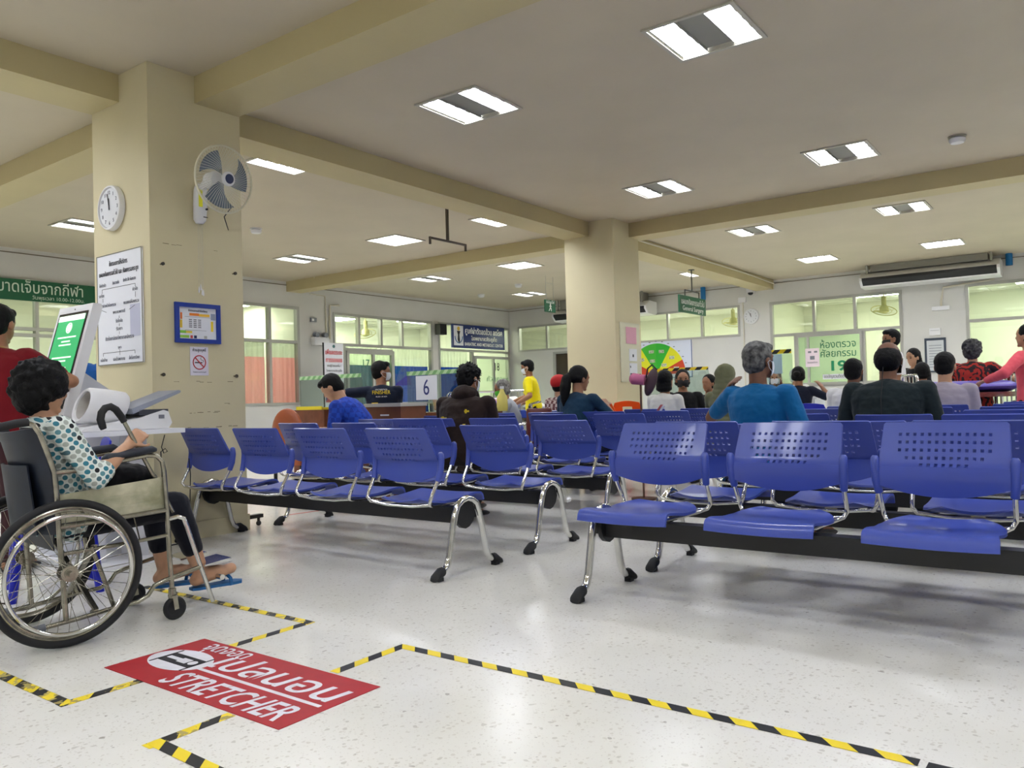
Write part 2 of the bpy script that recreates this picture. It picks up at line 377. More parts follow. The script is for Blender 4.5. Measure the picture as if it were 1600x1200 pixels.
BWIN = [(11.45, 13.22, 2.3, 3.02), (10.3, 12.05, 0, 2.24), (6.77, 10.2, 2.32, 3.05), (3.28, 6.06, 1.08, 3.05), (-1.6, 2.12, .0, 3.05)]
wall_holes('wall_back', 'x', X1, .14, Y0, Y1, 0, H, BWIN, WALL)
struct('wall_right', M().box(X0, X1, Y0-.14, Y0, 0, H), WALL); struct('wall_front', M().box(X0-.14, X0, Y0-.14, Y1+.14, 0, H), WALL)
struct('trim_6', M().box(X0, X1, Y1-.012, Y1, 3.47, 3.485), mat('dark_trim', (120, 112, 96)))  # thin grey-brown strip along the wall just below the ceiling
struct('trim_7', M().box(X1-.012, X1, Y0, Y1, 3.47, 3.485), MAT['dark_trim'])
# side rooms behind the glass
ROOMW = mat('pale_green_room_wall', (236, 237, 224), .7); ROOMC = mat('ceiling_tile', (232, 232, 224), .7)
struct('wall_left_room', M().box(X0, X1+4, Y1+3.6, Y1+3.7, 0, 3.3), ROOMW); struct('ceiling_left_room', M().box(X0, X1+.1, Y1+.14, Y1+3.7, 3.25, 3.35), ROOMC)
struct('wall_left_room_end', M().box(11.1, 11.2, Y1+.14, Y1+3.6, 0, 3.25), ROOMW); struct('wall_left_room_side', M().box(X1+.14, X1+.24, Y1-.2, Y1+3.6, 0, 3.25), ROOMW)
struct('wall_back_room', M().box(X1+3.8, X1+3.9, Y0, Y1+4, 0, 3.3), ROOMW); struct('ceiling_back_room', M().box(X1+.14, X1+3.9, Y0, Y1+4, 3.25, 3.35), ROOMC)
struct('wall_back_room_side', M().box(X1+.14, X1+3.8, 2.65, 2.75, 0, 3.25), ROOMW); struct('wall_back_room_end', M().box(X1+.14, X1+3.8, 6.4, 6.5, 0, 3.25), ROOMW)
g = M()
for i in range(12):
    z = 3.247; g.box(X1+.14, X1+3.8, -1.6+i*.6, -1.59+i*.6, z-.004, z)
for i in range(6): g.box(X1+.3+i*.6, X1+.31+i*.6, -2, 6.4, 3.243, 3.247)
for i in range(6): g.box(11.2, X1, Y1+.3+i*.6, Y1+.31+i*.6, 3.243, 3.247)
for i in range(12): g.box(11.3+i*.6, 11.31+i*.6, Y1+.14, Y1+3.6, 3.243, 3.247)
struct('trim_8', g, mat('tile_joint', (160, 165, 148)))
LAMPW = emat('side_room_diffuser', (255, 255, 240), BACKLAMP)
def room_lamp(x0, x1, y0, y1, z, label, group='lamps in the rooms behind the glass'):
    t = thing('ceiling_lamp', label, 'ceiling light', ((x0+x1)/2, (y0+y1)/2, z), group=group)
    part('lamp_frame', M().box(x0-.03, x1+.03, y0-.03, y1+.03, z-.02, z), ALU, t, world=True)
    part('diffuser', M().box(x0, x1, y0, y1, z-.03, z-.02), LAMPW, t, world=True)
room_lamp(12.0, 13.1, Y1+1.0, Y1+1.7, 3.24, 'lit ceiling lamp seen through the transom glass above door 17')
room_lamp(13.5, 14.6, Y1+2.3, Y1+3.0, 3.24, 'lit ceiling lamp seen through the glass right of door 17')
room_lamp(15.9, 17.0, Y1+1.4, Y1+2.1, 3.24, 'lit ceiling lamp behind the blue centre sign')
room_lamp(5.0, 6.2, Y1+1.2, Y1+1.9, 3.24, 'lit ceiling lamp behind the far left window'); room_lamp(9.8, 10.8, Y1+1.6, Y1+2.1, 3.24, 'lit ceiling lamp behind the window with coral curtains')
room_lamp(X1+1.6, X1+2.3, 3.5, 4.7, 3.24, 'lit ceiling lamp in the room behind door 19'); room_lamp(X1+1.4, X1+2.4, .3, 1.4, 3.24, 'lit ceiling lamp in the room at the far right')
room_lamp(X1+1.2, X1+1.9, 7.4, 8.8, 3.24, 'lit ceiling lamp in the dark room behind the hanging green sign'); room_lamp(X1+1.2, X1+1.9, 11.4, 12.6, 3.24, 'lit ceiling lamp behind the window in the far corner')

def window(name, axis, pos, u0, u1, z0, z1, muls=(), rails=(), gl=GLASS, fr=.05, parent=None, dep=.1, frm=ALU):
    """frame + one pane mesh filling the opening; muls / rails = positions of uprights / cross rails"""
    c = {'y': ((u0+u1)/2, pos, z0), 'x': (pos, (u0+u1)/2, z0)}[axis]
    t = thing(name, None, None, c); t['kind'] = 'structure'
    B = (lambda mm, a, b, c_, d, e=0: mm.box(a, b, pos-.015+e, pos+dep-e, c_, d)) if axis == 'y' else (lambda mm, a, b, c_, d, e=0: mm.box(pos-.015+e, pos+dep-e, a, b, c_, d))
    f = M(); B(f, u0, u1, z0, z0+fr); B(f, u0, u1, z1-fr, z1); B(f, u0, u0+fr, z0+fr, z1-fr); B(f, u1-fr, u1, z0+fr, z1-fr)
    for q in muls:
        q, za, zb = q if isinstance(q, tuple) else (q, z0, z1)
        B(f, q-fr/2, q+fr/2, za+.001, zb-.001, .004)
    for q in rails:
        q, ua, ub = q if isinstance(q, tuple) else (q, u0, u1)
        B(f, ua+.001, ub-.001, q-fr/2, q+fr/2, .002)
    part('window_frame', f, frm, t, world=True)
    g = M(); B(g, u0+.01, u1-.01, z0+.01, z1-.01, .05); part('pane', g, gl, t, world=True)
    return t
WB = Y1; XB = X1
window('window_1', 'y', WB, 3.4, 7.3, 1.0, 3.02, (4.45, 5.71, 6.95), (2.3, 2.2), frm=mat('window_frame_paint', (188, 190, 178), .5))
w2 = window('window_2', 'y', WB, 9.30, 10.86, .98, 3.05, (10.12,), (2.3,), fr=.06)
window('window_3', 'y', WB, 11.78, 15.02, 0.0, 3.0, ((12.55, 2.32, 3), (13.25, 2.32, 3), (13.95, 2.32, 3), (12.10, 0, 2.3), (13.62, 0, 2.2)), (2.3, (2.2, 12.1, 13.6), (.95, 13.6, 15.0)), fr=.06)
window('window_4', 'y', WB, 15.24, 18.26, 0.0, 3.0, ((16.62, 0, 2.3),), (2.3, (.95, 15.3, 16.6)), fr=.06)
window('window_5', 'x', XB, 11.45, 13.22, 2.3, 3.02, (12.25,), ())
window('window_6', 'x', XB, 6.77, 10.2, 2.32, 3.05, (7.72, 8.62), ())
window('window_7', 'x', XB, 3.28, 6.06, 1.08, 3.05, ((5.08, 2.3, 3.05), (4.22, 2.3, 3.05), (5.5, 1.08, 2.3), (4.06, 1.08, 2.3)), (2.27, 1.14), fr=.06)
window('window_8', 'x', XB, -1.6, 2.12, 0.0, 3.05, (.3,), (2.3,), fr=.06)
# sliding doors
def slide_door(name, axis, pos, u0, u1, z1, mid, gl=GREENG):
    t = window(name, axis, pos-.03, u0, u1, .02, z1, (mid,), (), gl=GLASS, fr=.07, dep=.05); return t
d17 = slide_door('door_1', 'y', WB, 12.13, 13.60, 2.17, 12.95)
d18 = slide_door('door_2', 'y', WB, 16.66, 18.24, 2.17, 17.5)
d19 = window('door_3', 'x', XB-.03, 4.08, 5.48, 1.12, 2.24, (5.22,), (), gl=GREENG, fr=.05, dep=.05)
dk = thing('door_4', None, None, (XB, 11.2, 0)); dk['kind'] = 'structure'
part('door_frame', M().box(XB-.02, XB+.06, 10.3, 10.36, 0, 2.24).box(XB-.02, XB+.06, 11.97, 12.05, 0, 2.24).box(XB-.02, XB+.06, 10.36, 11.97, 2.18, 2.24), ALU, dk, world=True)
part('door_leaf', M().box(XB+.02, XB+.05, 10.36, 11.97, 0, 2.18), mat('dark_brown_glass', (62, 50, 40), .15), dk, world=True)
# door numbers and lettering on glass
DG = mat('green_lettering', (18, 100, 76), .5); DK = mat('dark_lettering', (20, 40, 34), .5)
xl, zu = (1, 0, 0), (0, 0, 1); yb = (0, -1, 0)      # reading direction on the left wall / on the back wall
text(d17, '17', .26, (12.70, WB-.05, 1.80), xl, zu, DG)
text(d18, '18', .26, (17.62, WB-.05, 1.78), xl, zu, DK, height=.22)
text(d18, 'ศัลยกรรม', .2, (17.62, WB-.05, 1.48), xl, zu, mat('pale_lettering', (130, 175, 140)), fit=.95)
text(d19, 'ห้องตรวจ', .3, (4.72, XB-.05, 0), yb, zu, DG) if 0 else None
text(d19, 'ห้องตรวจ', .22, (XB-.05, 4.58, 1.98-.06), yb, zu, DG, fit=.74)
text(d19, 'ศัลยกรรม', .22, (XB-.05, 4.58, 1.72), yb, zu, DG, fit=.74)
text(d19, '19', .30, (XB-.05, 4.57, 1.42), yb, zu, mat('bright_green_lettering', (20, 130, 90)), fit=.32, bold=.008)
part('notice_plate', M().box(XB-.045, XB-.04, 4.40, 4.92, 1.23, 1.34), WHITE, d19, world=True)
text(d19, 'ขอเชิญชวนติดต่อ', .1, (XB-.05, 4.66, 1.26), yb, zu, INK, fit=.46)
part('notice_plate', M().box(XB-.045, XB-.04, 4.98, 5.28, 1.52, 1.93), mat('pale_pink_paper', (232, 214, 224)), d19, world=True)
text(d19, 'โปรดสวมหน้ากาก', .05, (XB-.05, 5.13, 1.60), yb, zu, INK, fit=.22)
part('notice_icon', M().box(XB-.047, XB-.045, 5.02, 5.09, 1.83, 1.87).box(XB-.047, XB-.045, 5.15, 5.22, 1.83, 1.87).box(XB-.047, XB-.045, 5.08, 5.18, 1.68, 1.76), GREYINK, d19, world=True)
part('knee_panel', M().box(XB-.02, XB+.1, 3.28, 6.06, .0, 1.08), WALL, d19, world=True) if 0 else None

# curtains behind the glass
def curtain(name, axis, pos, u0, u1, z0, z1, mt, label, waves=10, amp=.02, top=None, group=None):
    def fn(u, v):
        a = u0+(u1-u0)*u; q = pos+amp*sin(u*waves*2*pi)+amp*.4*sin(u*waves*4.7*pi+v)
        z = z1-(z1-z0)*v
        return V((a, q, z)) if axis == 'y' else V((q, a, z))
    n = max(24, waves*10); t = thing(name, label, 'curtain', (u0, pos, z0) if axis == 'y' else (pos, u0, z0), group=group)
    part('cloth', M().grid(fn, n, 4), mt, t, world=True, sharp=80)
    if top:
        z2 = top[0]
        def f2(u, v):
            a = u0+(u1-u0)*u; q = pos+amp*sin(u*waves*2*pi)
            z = z2-(z2-z1)*v; return V((a, q, z)) if axis == 'y' else V((q, a, z))
        part('mesh_band', M().grid(f2, n, 2), top[1], t, world=True, sharp=80)
    r = M().cyl((u0, pos, (top[0] if top else z1)+.01), (u1, pos, (top[0] if top else z1)+.01), .012, 8) if axis == 'y' else M().cyl((pos, u0, (top[0] if top else z1)+.01), (pos, u1, (top[0] if top else z1)+.01), .012, 8)
    part('curtain_rail', r, ALU, t, world=True)
CORAL = cloth('coral_curtain', (250, 172, 176)); BLUEC = cloth('blue_curtain', (20, 66, 165), .4, var=.3, scale=3); MESHW = cloth('white_mesh_band', (225, 230, 214)); PALEB = cloth('pale_blue_curtain', (150, 196, 205))
curtain('window_curtain', 'y', WB+.175, 9.32, 10.10, 1.0, 1.98, CORAL, 'coral curtain behind the left sash of the window by the near column', 5, top=(2.28, MESHW))
curtain('window_curtain', 'y', WB+.175, 10.14, 10.86, 1.0, 1.98, CORAL, 'coral curtain behind the right sash, nearer the promotional banner', 5, top=(2.28, MESHW))
curtain('privacy_curtain', 'y', WB+.175, 11.8, 13.55, .02, 1.86, cloth('teal_curtain', (40, 84, 110), .4), 'dull teal curtain behind door 17', 12, top=(2.28, MESHW))
curtain('privacy_curtain', 'y', WB+.175, 13.65, 15.0, .02, 1.86, BLUEC, 'blue curtain with white top band right of door 17', 11, top=(2.28, MESHW))
curtain('privacy_curtain', 'y', WB+.175, 15.26, 16.60, .02, 1.86, BLUEC, 'blue curtain with white top band left of door 18', 11, top=(2.28, MESHW))
curtain('privacy_curtain', 'y', WB+.6, 16.7, 17.4, .02, 1.86, cloth('slate_curtain', (44, 62, 92), .4), 'slate blue curtain behind door 18', 6)
curtain('privacy_curtain', 'x', XB+1.0, -.6, .95, .02, 1.95, PALEB, 'pale blue curtain with cream top in the far right room', 9, top=(2.3, cloth('cream_band', (225, 220, 190))))

# ================================================================ CEILING LIGHTS
TUBE = emat('lit_diffuser', (240, 244, 255), LAMP); MIRR = mat('louvre_metal', (150, 150, 140), .55); LFR = mat('lamp_frame_white', (190, 186, 172), .5)
def lamp_proto(kind):
    f = M(); a, b = LS-.004, LS+.025
    for q in ((-b, b, -b, -a), (-b, b, a, b), (-b, -a, -a, a), (a, b, -a, a)): f.box(*q, -.014, -.001)
    h = M()
    for q in ((-a, a, -a, -a+.006), (-a, a, a-.006, a), (-a, -a+.006, -a+.006, a-.006), (a-.006, a, -a+.006, a-.006)): h.box(*q, -.004, .055)
    h.box(-a+.006, a-.006, -a+.006, a-.006, .05, .055)
    T = M(); F = M(); D = M(); i = a-.012
    if kind == 's':
        for s in (-1, 1):
            y0, y1 = sorted((s*.105, s*i)); T.box(-i, i, y0, y1, .034, .04)
            F.box(-i, i, y0-.004, y0+.004, .0, .033).box(-i, i, y1-.004, y1+.004, 0, .033)
            for k in range(1, 4): F.box(-i+k*i/2-.003, -i+k*i/2+.003, y0, y1, .006, .033)
            F.box(-i, i, (y0+y1)/2-.002, (y0+y1)/2+.002, .018, .033)
        D.box(-i, i, -.1, .1, .02, .03)
    else:
        T.box(-i, i, -i, i, .034, .04)
        for k in range(1, 4): F.box(-i+k*i/2-.003, -i+k*i/2+.003, -i, i, .012, .033)
        for k in range(1, 4): F.box(-i, i, -i+k*i/2-.003, -i+k*i/2+.003, .014, .033)
    return dict(lamp_frame=f.mesh('f', LFR), housing=h.mesh('h', LFR), diffuser=T.mesh('t', TUBE), louvre=F.mesh('l', MIRR), **({'centre_panel': D.mesh('d', MIRR)} if kind == 's' else {}))
LP = {k: lamp_proto(k) for k in 'sf'}
LLAB = {(5.36, 2.17): 'largest lit ceiling panel, split in two strips, at top centre right', (5.36, 4.33): 'second largest split ceiling panel, left of the largest one',
 (9.05, 2.17): 'split ceiling panel just left of the smoke detector', (9.05, 4.33): 'split ceiling panel before the beam, above right of the far column',
 (12.42, 2.17): 'split ceiling panel right behind the cross beam', (12.42, 4.33): 'split ceiling panel behind the cross beam, near the far column',
 (16.0, 2.17): 'lit square panel just above the big wall air conditioner', (16.0, 4.33): 'lit square panel left of the air conditioner, close to the back wall',
 (5.36, 6.78): 'lit ceiling panel half hidden by the beam right beside the wall fan', (9.05, 6.78): 'lit ceiling panel under the long beam, right of the hanging bracket',
 (9.05, 8.88): 'lit square ceiling panel left of the hanging bracket', (12.42, 8.88): 'lit square ceiling panel between bracket and far column',
 (9.05, 11.2): 'split ceiling panel near the wall above the coral curtains', (12.42, 11.2): 'small split ceiling panel behind the left cross beam, above door 17',
 (16.0, 11.2): 'tiny split ceiling panel above the blue centre sign', (5.36, 11.2): 'split ceiling panel left of the near column, by the wall clock', (16.0, 6.78): 'lit ceiling panel beside the hanging green surgery sign'}
for x, y, k in LG:
    t = thing('ceiling_light', LLAB.get((x, y), 'lit ceiling panel %s, %s from the left wall' % ({-2.0: 'behind the viewer', 1.58: 'above the viewer', 5.36: 'in the near row', 9.05: 'in the middle row', 12.42: 'behind the beams', 16.0: 'by the back wall'}[x], {-2.6: 'seventh', -.35: 'sixth', 2.17: 'fifth', 4.33: 'fourth', 6.78: 'third', 8.88: 'second', 11.2: 'first'}[y])), 'ceiling light', (x, y, H), group='square ceiling lights')
    if (x, y) == (16.0, 11.2): k = 's'
    for n, me in LP[k].items(): part(n, me, None, t)

# ================================================================ BENCHES
def seat_mesh():
    m = M(); nu, nv = 14, 14
    def prof(v):      # v 0 rear .. 1 front : x, z
        pts = [(-.235, .435), (-.20, .422), (-.12, .412), (0, .416), (.10, .430), (.17, .439), (.205, .436), (.225, .420), (.234, .388)]
        t = v*(len(pts)-1); i = min(int(t), len(pts)-2); f = t-i
        return pts[i][0]*(1-f)+pts[i+1][0]*f, pts[i][1]*(1-f)+pts[i+1][1]*f
    def fn(u, v):
        x, z = prof(v); a = 2*u-1
        hw = .235 if v > .35 else .235*(1-.42*((.35-v)/.35)**2.2)
        if v < .5: x -= .035*(1-a*a)*(1-v*2)
        if .3 < v < .8: hw -= .008*sin((v-.3)/.5*pi)
        return V((x, a*hw, z+.014*a*a*(1-v*.6)))
    m.grid(fn, nu, 20)
    return m.mesh('seat', BLUEP, solid=.012, sharp=60)
def xprof(z, y, lean=0):
    w = abs(y)/.25
    x = -.195+.024*w*w
    if z > .655: x -= (z-.655)*(.50+lean)+(.012 if z > .67 else .012*(z-.655)/.015)
    else: x -= (.655-z)*.14
    return x
def back_mesh():
    p = .0285; h = .0125
    cols = []
    for k in range(-6, 7): cols += [k*p-h/2, k*p+h/2]
    cols = [-1]+cols+[1]
    zr = [0]; rows_z = [.795, .762, .729, .696, .667]; cnt = {.795: 6, .762: 6, .729: 6, .696: 5, .667: 3}
    zs = sorted([z-h/2 for z in rows_z]+[z+h/2 for z in rows_z]+[.565, .60, .635, .825, .84, .848])
    def hw(z):
        if z >= .66: return .250-(z-.66)/.188*.012
        return .250-(.66-z)*.06
    me = bmesh.new(); grid = []
    for z in [None]+zs:
        row = []
        for c in cols:
            if z is None: zz = .548; wd = .235
            else: zz = z; wd = hw(z)
            if z == .848: wd -= .008
            y = c if abs(c) < 1 else c*wd
            if z is None: y = c if abs(c) < 1 else c*.238; zz = .530+.045*(abs(y)/.24)**2
            elif z == .565: zz = .565+.012*(abs(y)/.24)**2
            row.append(me.verts.new((xprof(zz, y), y, zz)))
        grid.append(row)
    allz = [None]+zs
    for i in range(len(allz)-1):
        for j in range(len(cols)-1):
            hole = False
            for rz in rows_z:
                if allz[i] is not None and abs(allz[i]-(rz-h/2)) < 1e-6 and j % 2 == 1:
                    k = (j-1)//2-6
                    if abs(k) <= cnt[rz]: hole = True
            if hole: continue
            me.faces.new((grid[i][j], grid[i][j+1], grid[i+1][j+1], grid[i+1][j]))
    bmesh.ops.recalc_face_normals(me, faces=me.faces[:])
    bmesh.ops.solidify(me, geom=me.faces[:], thickness=.011)
    d = bpy.data.meshes.new('backrest'); me.to_mesh(d); me.free(); d.materials.append(BLUEP)
    d.polygons.foreach_set('use_smooth', [True]*len(d.polygons)); d.set_sharp_from_angle(angle=rad(35)); return d
SEATM, BACKM = seat_mesh(), back_mesh()
def knob_mesh(s):
    m = M()
    m.tube([(-.206, s*.254, .545), (-.188, s*.260, .60), (-.180, s*.262, .66), (-.184, s*.262, .695), (-.186, s*.262, .706)], [.017, .019, .019, .018, .011], 12)
    return m.mesh('side_bracket', BLUEP, sharp=60)
def fr_mesh():
    m = M()
    for s in (-1, 1):
        m.tube([(-.198, s*.254, .57), (-.216, s*.254, .53), (-.250, s*.252, .475), (-.268, s*.25, .44), (-.255, s*.235, .415), (-.21, s*.21, .405), (-.1, s*.18, .397), (.1, s*.17, .397), (.17, s*.16, .405)], .0105, 10)
    m.tube([(-.255, -.23, .414), (-.262, -.1, .402), (-.262, .1, .402), (-.255, .23, .414)], .008, 8)
    return m.mesh('seat_frame', CHROME, sharp=60)
KNOBL, KNOBR, FRM = knob_mesh(-1), knob_mesh(1), fr_mesh()
def leg_mesh():
    m = M(); pts = [(-.255, 0, .045), (-.215, 0, .048), (-.185, 0, .07), (-.165, 0, .115), (-.13, 0, .27), (-.108, 0, .345), (-.085, 0, .395), (-.045, 0, .42), (0, 0, .43)]
    pts = pts+[(-x, y, z) for x, y, z in reversed(pts[:-1])]
    return m.tube(pts, .0195, 14).mesh('leg', CHROME, sharp=60)
def foot_mesh(s):
    m = M()
    m.loft([(( s*.222, 0, .048), (0, 0, .026), (0, .026, 0)), ((s*.25, 0, .043), (0, 0, .03), (0, .03, 0)), ((s*.29, 0, .022), (0, 0, .020), (0, .032, 0)), ((s*.30, 0, .012), (0, 0, .010), (0, .026, 0))], 12)
    m.box(*sorted((s*.235, s*.275)), -.018, .018, 0, .02)
    return m.mesh('foot_cap', RUBBER, sharp=40)
def plate_mesh():
    m = M(); pl = [(.088*cos(t), .335+.082*sin(t)) for t in [pi*i/10 for i in range(11)]]+[(-.07, .29), (-.035, .262), (0, .253), (.035, .262), (.07, .29)]
    return m.prism(pl, (0, .012, 0), (1, 0, 0), (0, 0, 1), .024).mesh('end_plate', BLACK, sharp=40)
LEGM, FOOTM, PLM = leg_mesh(), {s: foot_mesh(s) for s in (-1, 1)}, plate_mesh()
PITCH = .655
def bench(n, x, y, rz, label, shift=0, group='rows of blue bench seats', drops=None):
    t = thing('tandem_bench', label, 'bench', (x, y, 0), rz, group)
    L = ((n-1)*PITCH)/2+.29
    part('beam', M().box(-.04, .04, -L+.02, L-.02, .285, .375), BLACK, t)
    for s in (-1, 1):
        l = part('leg', LEGM, None, t); l.location = (0, s*L, 0)
        for q in (-1, 1): part('foot_cap', FOOTM[q], None, l)
        p = part('end_plate', PLM, None, t); p.location = (0, s*(L-.022), 0)
    for k in range(n):
        yc = (k-(n-1)/2)*PITCH+shift
        for nm, me in (('seat', SEATM), ('seat_frame', FRM), ('side_bracket', KNOBL), ('side_bracket', KNOBR), ('backrest', BACKM)):
            o = part(nm, me, None, t); o.location = (0, yc, 0)
            if nm == 'backrest' and drops and k in drops:
                ang, dz = drops[k]; o.rotation_euler = (0, ang, 0); c = V((-.22, 0, .66)); R = Mx.Rotation(ang, 3, 'Y'); o.location = V((0, yc, 0))+c-R@c+V((0, 0, dz))
        br = part('bracket', M().box(-.12, .14, yc-.03, yc+.03, .375, .405).box(-.05, .05, yc-.1, yc+.1, .372, .38), STEEL, t)
    return t
LY, RY = 4.245, .80
ordn = ['first', 'second', 'third', 'fourth', 'fifth', 'sixth', 'seventh']
LD = {0: None, 1: {0: (-.10, -.01), 1: (.02, .028)}, 2: {0: (-.12, -.01)}}
LLBL = ['nearest blue four-seat bench of the left block, its far end by the near column', 'second blue bench of the left block, just behind the nearest one', 'third blue bench of the left block, where the person in the brown hoodie sits',
        'fourth blue bench of the left block, third behind the nearest bench', 'fifth blue bench of the left block, where the woman with the ponytail sits', 'sixth blue bench of the left block, where the white blouse sits', 'last blue bench of the left block, farthest from the viewer']
for k in range(6): bench(4, 3.56+.88*k, LY, 0, LLBL[k], drops=LD.get(k))
bench(4, 3.573, RY, pi, 'nearest blue bench on the right, its seat fronts turned towards the viewer', shift=-.07)
RLBL = ['blue bench back to back behind the nearest right bench', 'third blue bench of the right block, where the man in the teal polo sits', 'fourth blue bench of the right block, where the balding man in dark shirt sits', 'fifth blue bench of the right block, empty at its left end',
        'sixth blue bench of the right block, where the lavender shirt man sits', 'last blue bench of the right block, before the purple stretcher']
RD = {1: {3: (-.25, -.02), 2: (-.1, -.025)}, 2: {3: (-.05, -.01), 2: (-.06, -.02)}}
for k in range(6): bench(4, 4.37+.88*k, RY, 0, RLBL[k], drops=RD.get(k))

# ================================================================ FLOOR MARKINGS
def tape(pts, wd, z, mt, label):
    m = M()
    for (a, b) in pts:
        a, b = V((*a, 0)), V((*b, 0)); d = (b-a).normalized(); n = V((-d.y, d.x, 0))*wd/2
        m.add([a+n+V((0, 0, z)), a-n+V((0, 0, z)), b-n+V((0, 0, z)), b+n+V((0, 0, z)), a+n+V((0, 0, z+.0006)), a-n+V((0, 0, z+.0006)), b-n+V((0, 0, z+.0006)), b+n+V((0, 0, z+.0006))],
              [(3, 2, 1, 0), (4, 5, 6, 7), (0, 1, 5, 4), (1, 2, 6, 5), (2, 3, 7, 6), (3, 0, 4, 7)])
    o = bpy.data.objects.new('floor_tape', m.mesh('floor_tape', mt)); COL.objects.link(o)   # stripes run in floor coordinates
    return tag(o, label, 'floor tape', 'hazard tape on the floor')
HX = hazard_mat('hazard_tape_x', 0, 7.0, 1, -.9); HY = hazard_mat('hazard_tape_y', 1, 7.2, 0, -.9); HW = hazard_mat('worn_hazard_tape', 1, 7.2, 0, -.9, worn=.44); HWX = hazard_mat('worn_hazard_tape_x', 0, 7.0, 1, -.9, worn=.42)
tape([((1.99, 2.325), (2.372, 2.325))], .045, .0005, HX, 'short striped tape from the red sign to the corner of the long line')
tape([((2.35, 2.345), (2.35, .42))], .045, .0012, HY, 'long yellow and black floor tape running to the lower right')
tape([((1.975, 2.945), (2.40, 2.945))], .045, .0005, HX, 'striped tape behind the red sign, far side')
tape([((2.382, 2.93), (2.375, 4.35))], .045, .0012, HW, 'worn striped tape passing beneath the wheelchair')
tape([((1.26, 2.875), (1.548, 2.87))], .045, .0005, HWX, 'short striped tape left of the red sign')
tape([((1.285, 2.86), (1.285, 3.9))], .045, .0012, HW, 'worn striped tape at the left edge of the picture')
tape([((1.25, 2.30), (1.54, 2.30))], .045, .0005, HWX, 'short striped tape in front of the red sign')
tape([((1.285, 2.32), (1.27, 1.75))], .045, .0012, HY, 'striped tape at the bottom edge of the picture')
tape([((9.4, 5.2), (4.6, 5.95))], .04, .0005, mat('red_tape', (170, 60, 50), .5), 'thin faded red line on the floor behind the near column')
tape([((2.345, .40), (2.34, .2))], .045, .0005, mat('black_tape', (20, 20, 22), .5), 'torn black scrap of tape at the end of the long line')

rs = thing('floor_sign', 'red stretcher parking sign stuck on the floor', 'floor sign', (1.756, 2.6, 0))
part('base_sheet', M().box(1.545, 1.975, 2.065, 3.136, .0004, .0024), RED, rs, world=True)
ux, uy = (0, -1, 0), (1, 0, 0)       # reading direction -y, up +x ; lettering lies on the floor
WL = mat('white_vinyl', (226, 226, 232), .5, var=.08, scale=20)
text(rs, 'จุดจอด', .12, (1.886, 2.885, .0026), ux, uy, WL, fit=.27, shear=.0, bold=.0015, lift=.0012, ext=0)
text(rs, 'เปลนอน', .2, (1.772, 2.455, .0026), ux, uy, WL, fit=.71, shear=.12, bold=.0025, lift=.0006, ext=0)
text(rs, 'STRETCHER', .17, (1.575, 2.47, .0026), ux, uy, WL, fit=.68, shear=.25, bold=.003, lift=.0006, ext=0)
part('underline', M().box(1.728, 1.745, 2.10, 2.80, .0025, .0032), WL, rs, world=True)
ov = [(.165*cos(2*pi*i/40), .102*sin(2*pi*i/40)) for i in range(40)]
part('pictogram', M().prism(ov, (1.757, 2.958, .0025), ux, uy, .0006), WL, rs, world=True)
ic = M()
def q2(a, b, w): ic.bar((1.757+a[1], 2.958-a[0]*1.15, .0033), (1.757+b[1], 2.958-b[0]*1.15, .0033), w, .0006)
q2((-.085, 0), (.10, 0), .085)
for a, b in (((-.085, -.075), (-.085, .075)), ((.10, -.075), (.10, .075))): q2(a, b, .01)
part('pictogram_stretcher', ic, INK, rs, world=True)
ic = M(); q2((-.07, .0), (-.001, .0), .022); q2((.0, .0), (.05, .0), .042)
ic.cyl((1.757, 2.958-.085, .0034), (1.757, 2.958-.085, .004), .02, 16)
for p_ in ic.v: p_.z += .0009
part('pictogram_person', ic, WL, rs, world=True)

# ================================================================ THINGS ON THE NEAR COLUMN
CY, CX = 5.55, 3.12
t = thing('flow_chart_poster', 'tall white service flow chart poster on the left side of the near column', 'poster', (CX-.01, 5.98, 1.34))
part('panel', M().box(CX-.012, CX-.001, 5.645, 6.31, 1.34, 2.195), WHITE, t, world=True)
part('frame', M().box(CX-.015, CX-.0125, 5.645, 6.31, 1.34, 1.346).box(CX-.015, CX-.0125, 5.645, 6.31, 2.189, 2.195).box(CX-.015, CX-.0125, 5.645, 5.651, 1.346, 2.189).box(CX-.015, CX-.0125, 6.304, 6.31, 1.346, 2.189), mat('poster_edge', (120, 118, 105)), t, world=True)
def pt(s, y, z, h, fit=None, mt=GREYINK, pr=t): text(pr, s, h, (CX-.013, y, z), yb, zu, mt, fit=fit)
pt('ขั้นตอนการให้บริการ', 5.98, 2.10, .05, .27, INK); pt('แผนกศัลยกรรมทั่วไป และ ศัลยกรรมกระดูก', 5.98, 2.03, .05, .58, INK)
pt('ยื่นบัตรคิว', 6.22, 1.95, .035, .1); pt('วัดความดัน', 6.02, 1.955, .035, .1); pt('ซักประวัติ คัดกรอง', 5.82, 1.96, .035, .18)
pt('รอเรียก', 6.24, 1.87, .035, .08); pt('คิวนัด', 5.74, 1.88, .035, .07); pt('รับบัตรคิวหน้าห้องตรวจ', 6.16, 1.79, .035, .27); pt('พบแพทย์ห้องตรวจ', 5.80, 1.79, .035, .22)
pt('พบแพทย์', 5.98, 1.73, .035, .18); pt('รับใบนัด', 5.98, 1.66, .035, .1); pt('รับยา', 5.98, 1.60, .035, .09); pt('ติดต่อเคาน์เตอร์พยาบาลหลังตรวจ', 5.98, 1.53, .04, .42); pt('จุด', 5.98, 1.46, .03, .05)
pt('กลับบ้าน', 6.22, 1.37, .035, .1); pt('นอนโรงพยาบาล', 5.99, 1.37, .035, .17); pt('ส่งต่อการรักษา', 5.77, 1.37, .035, .15)
ln = M()
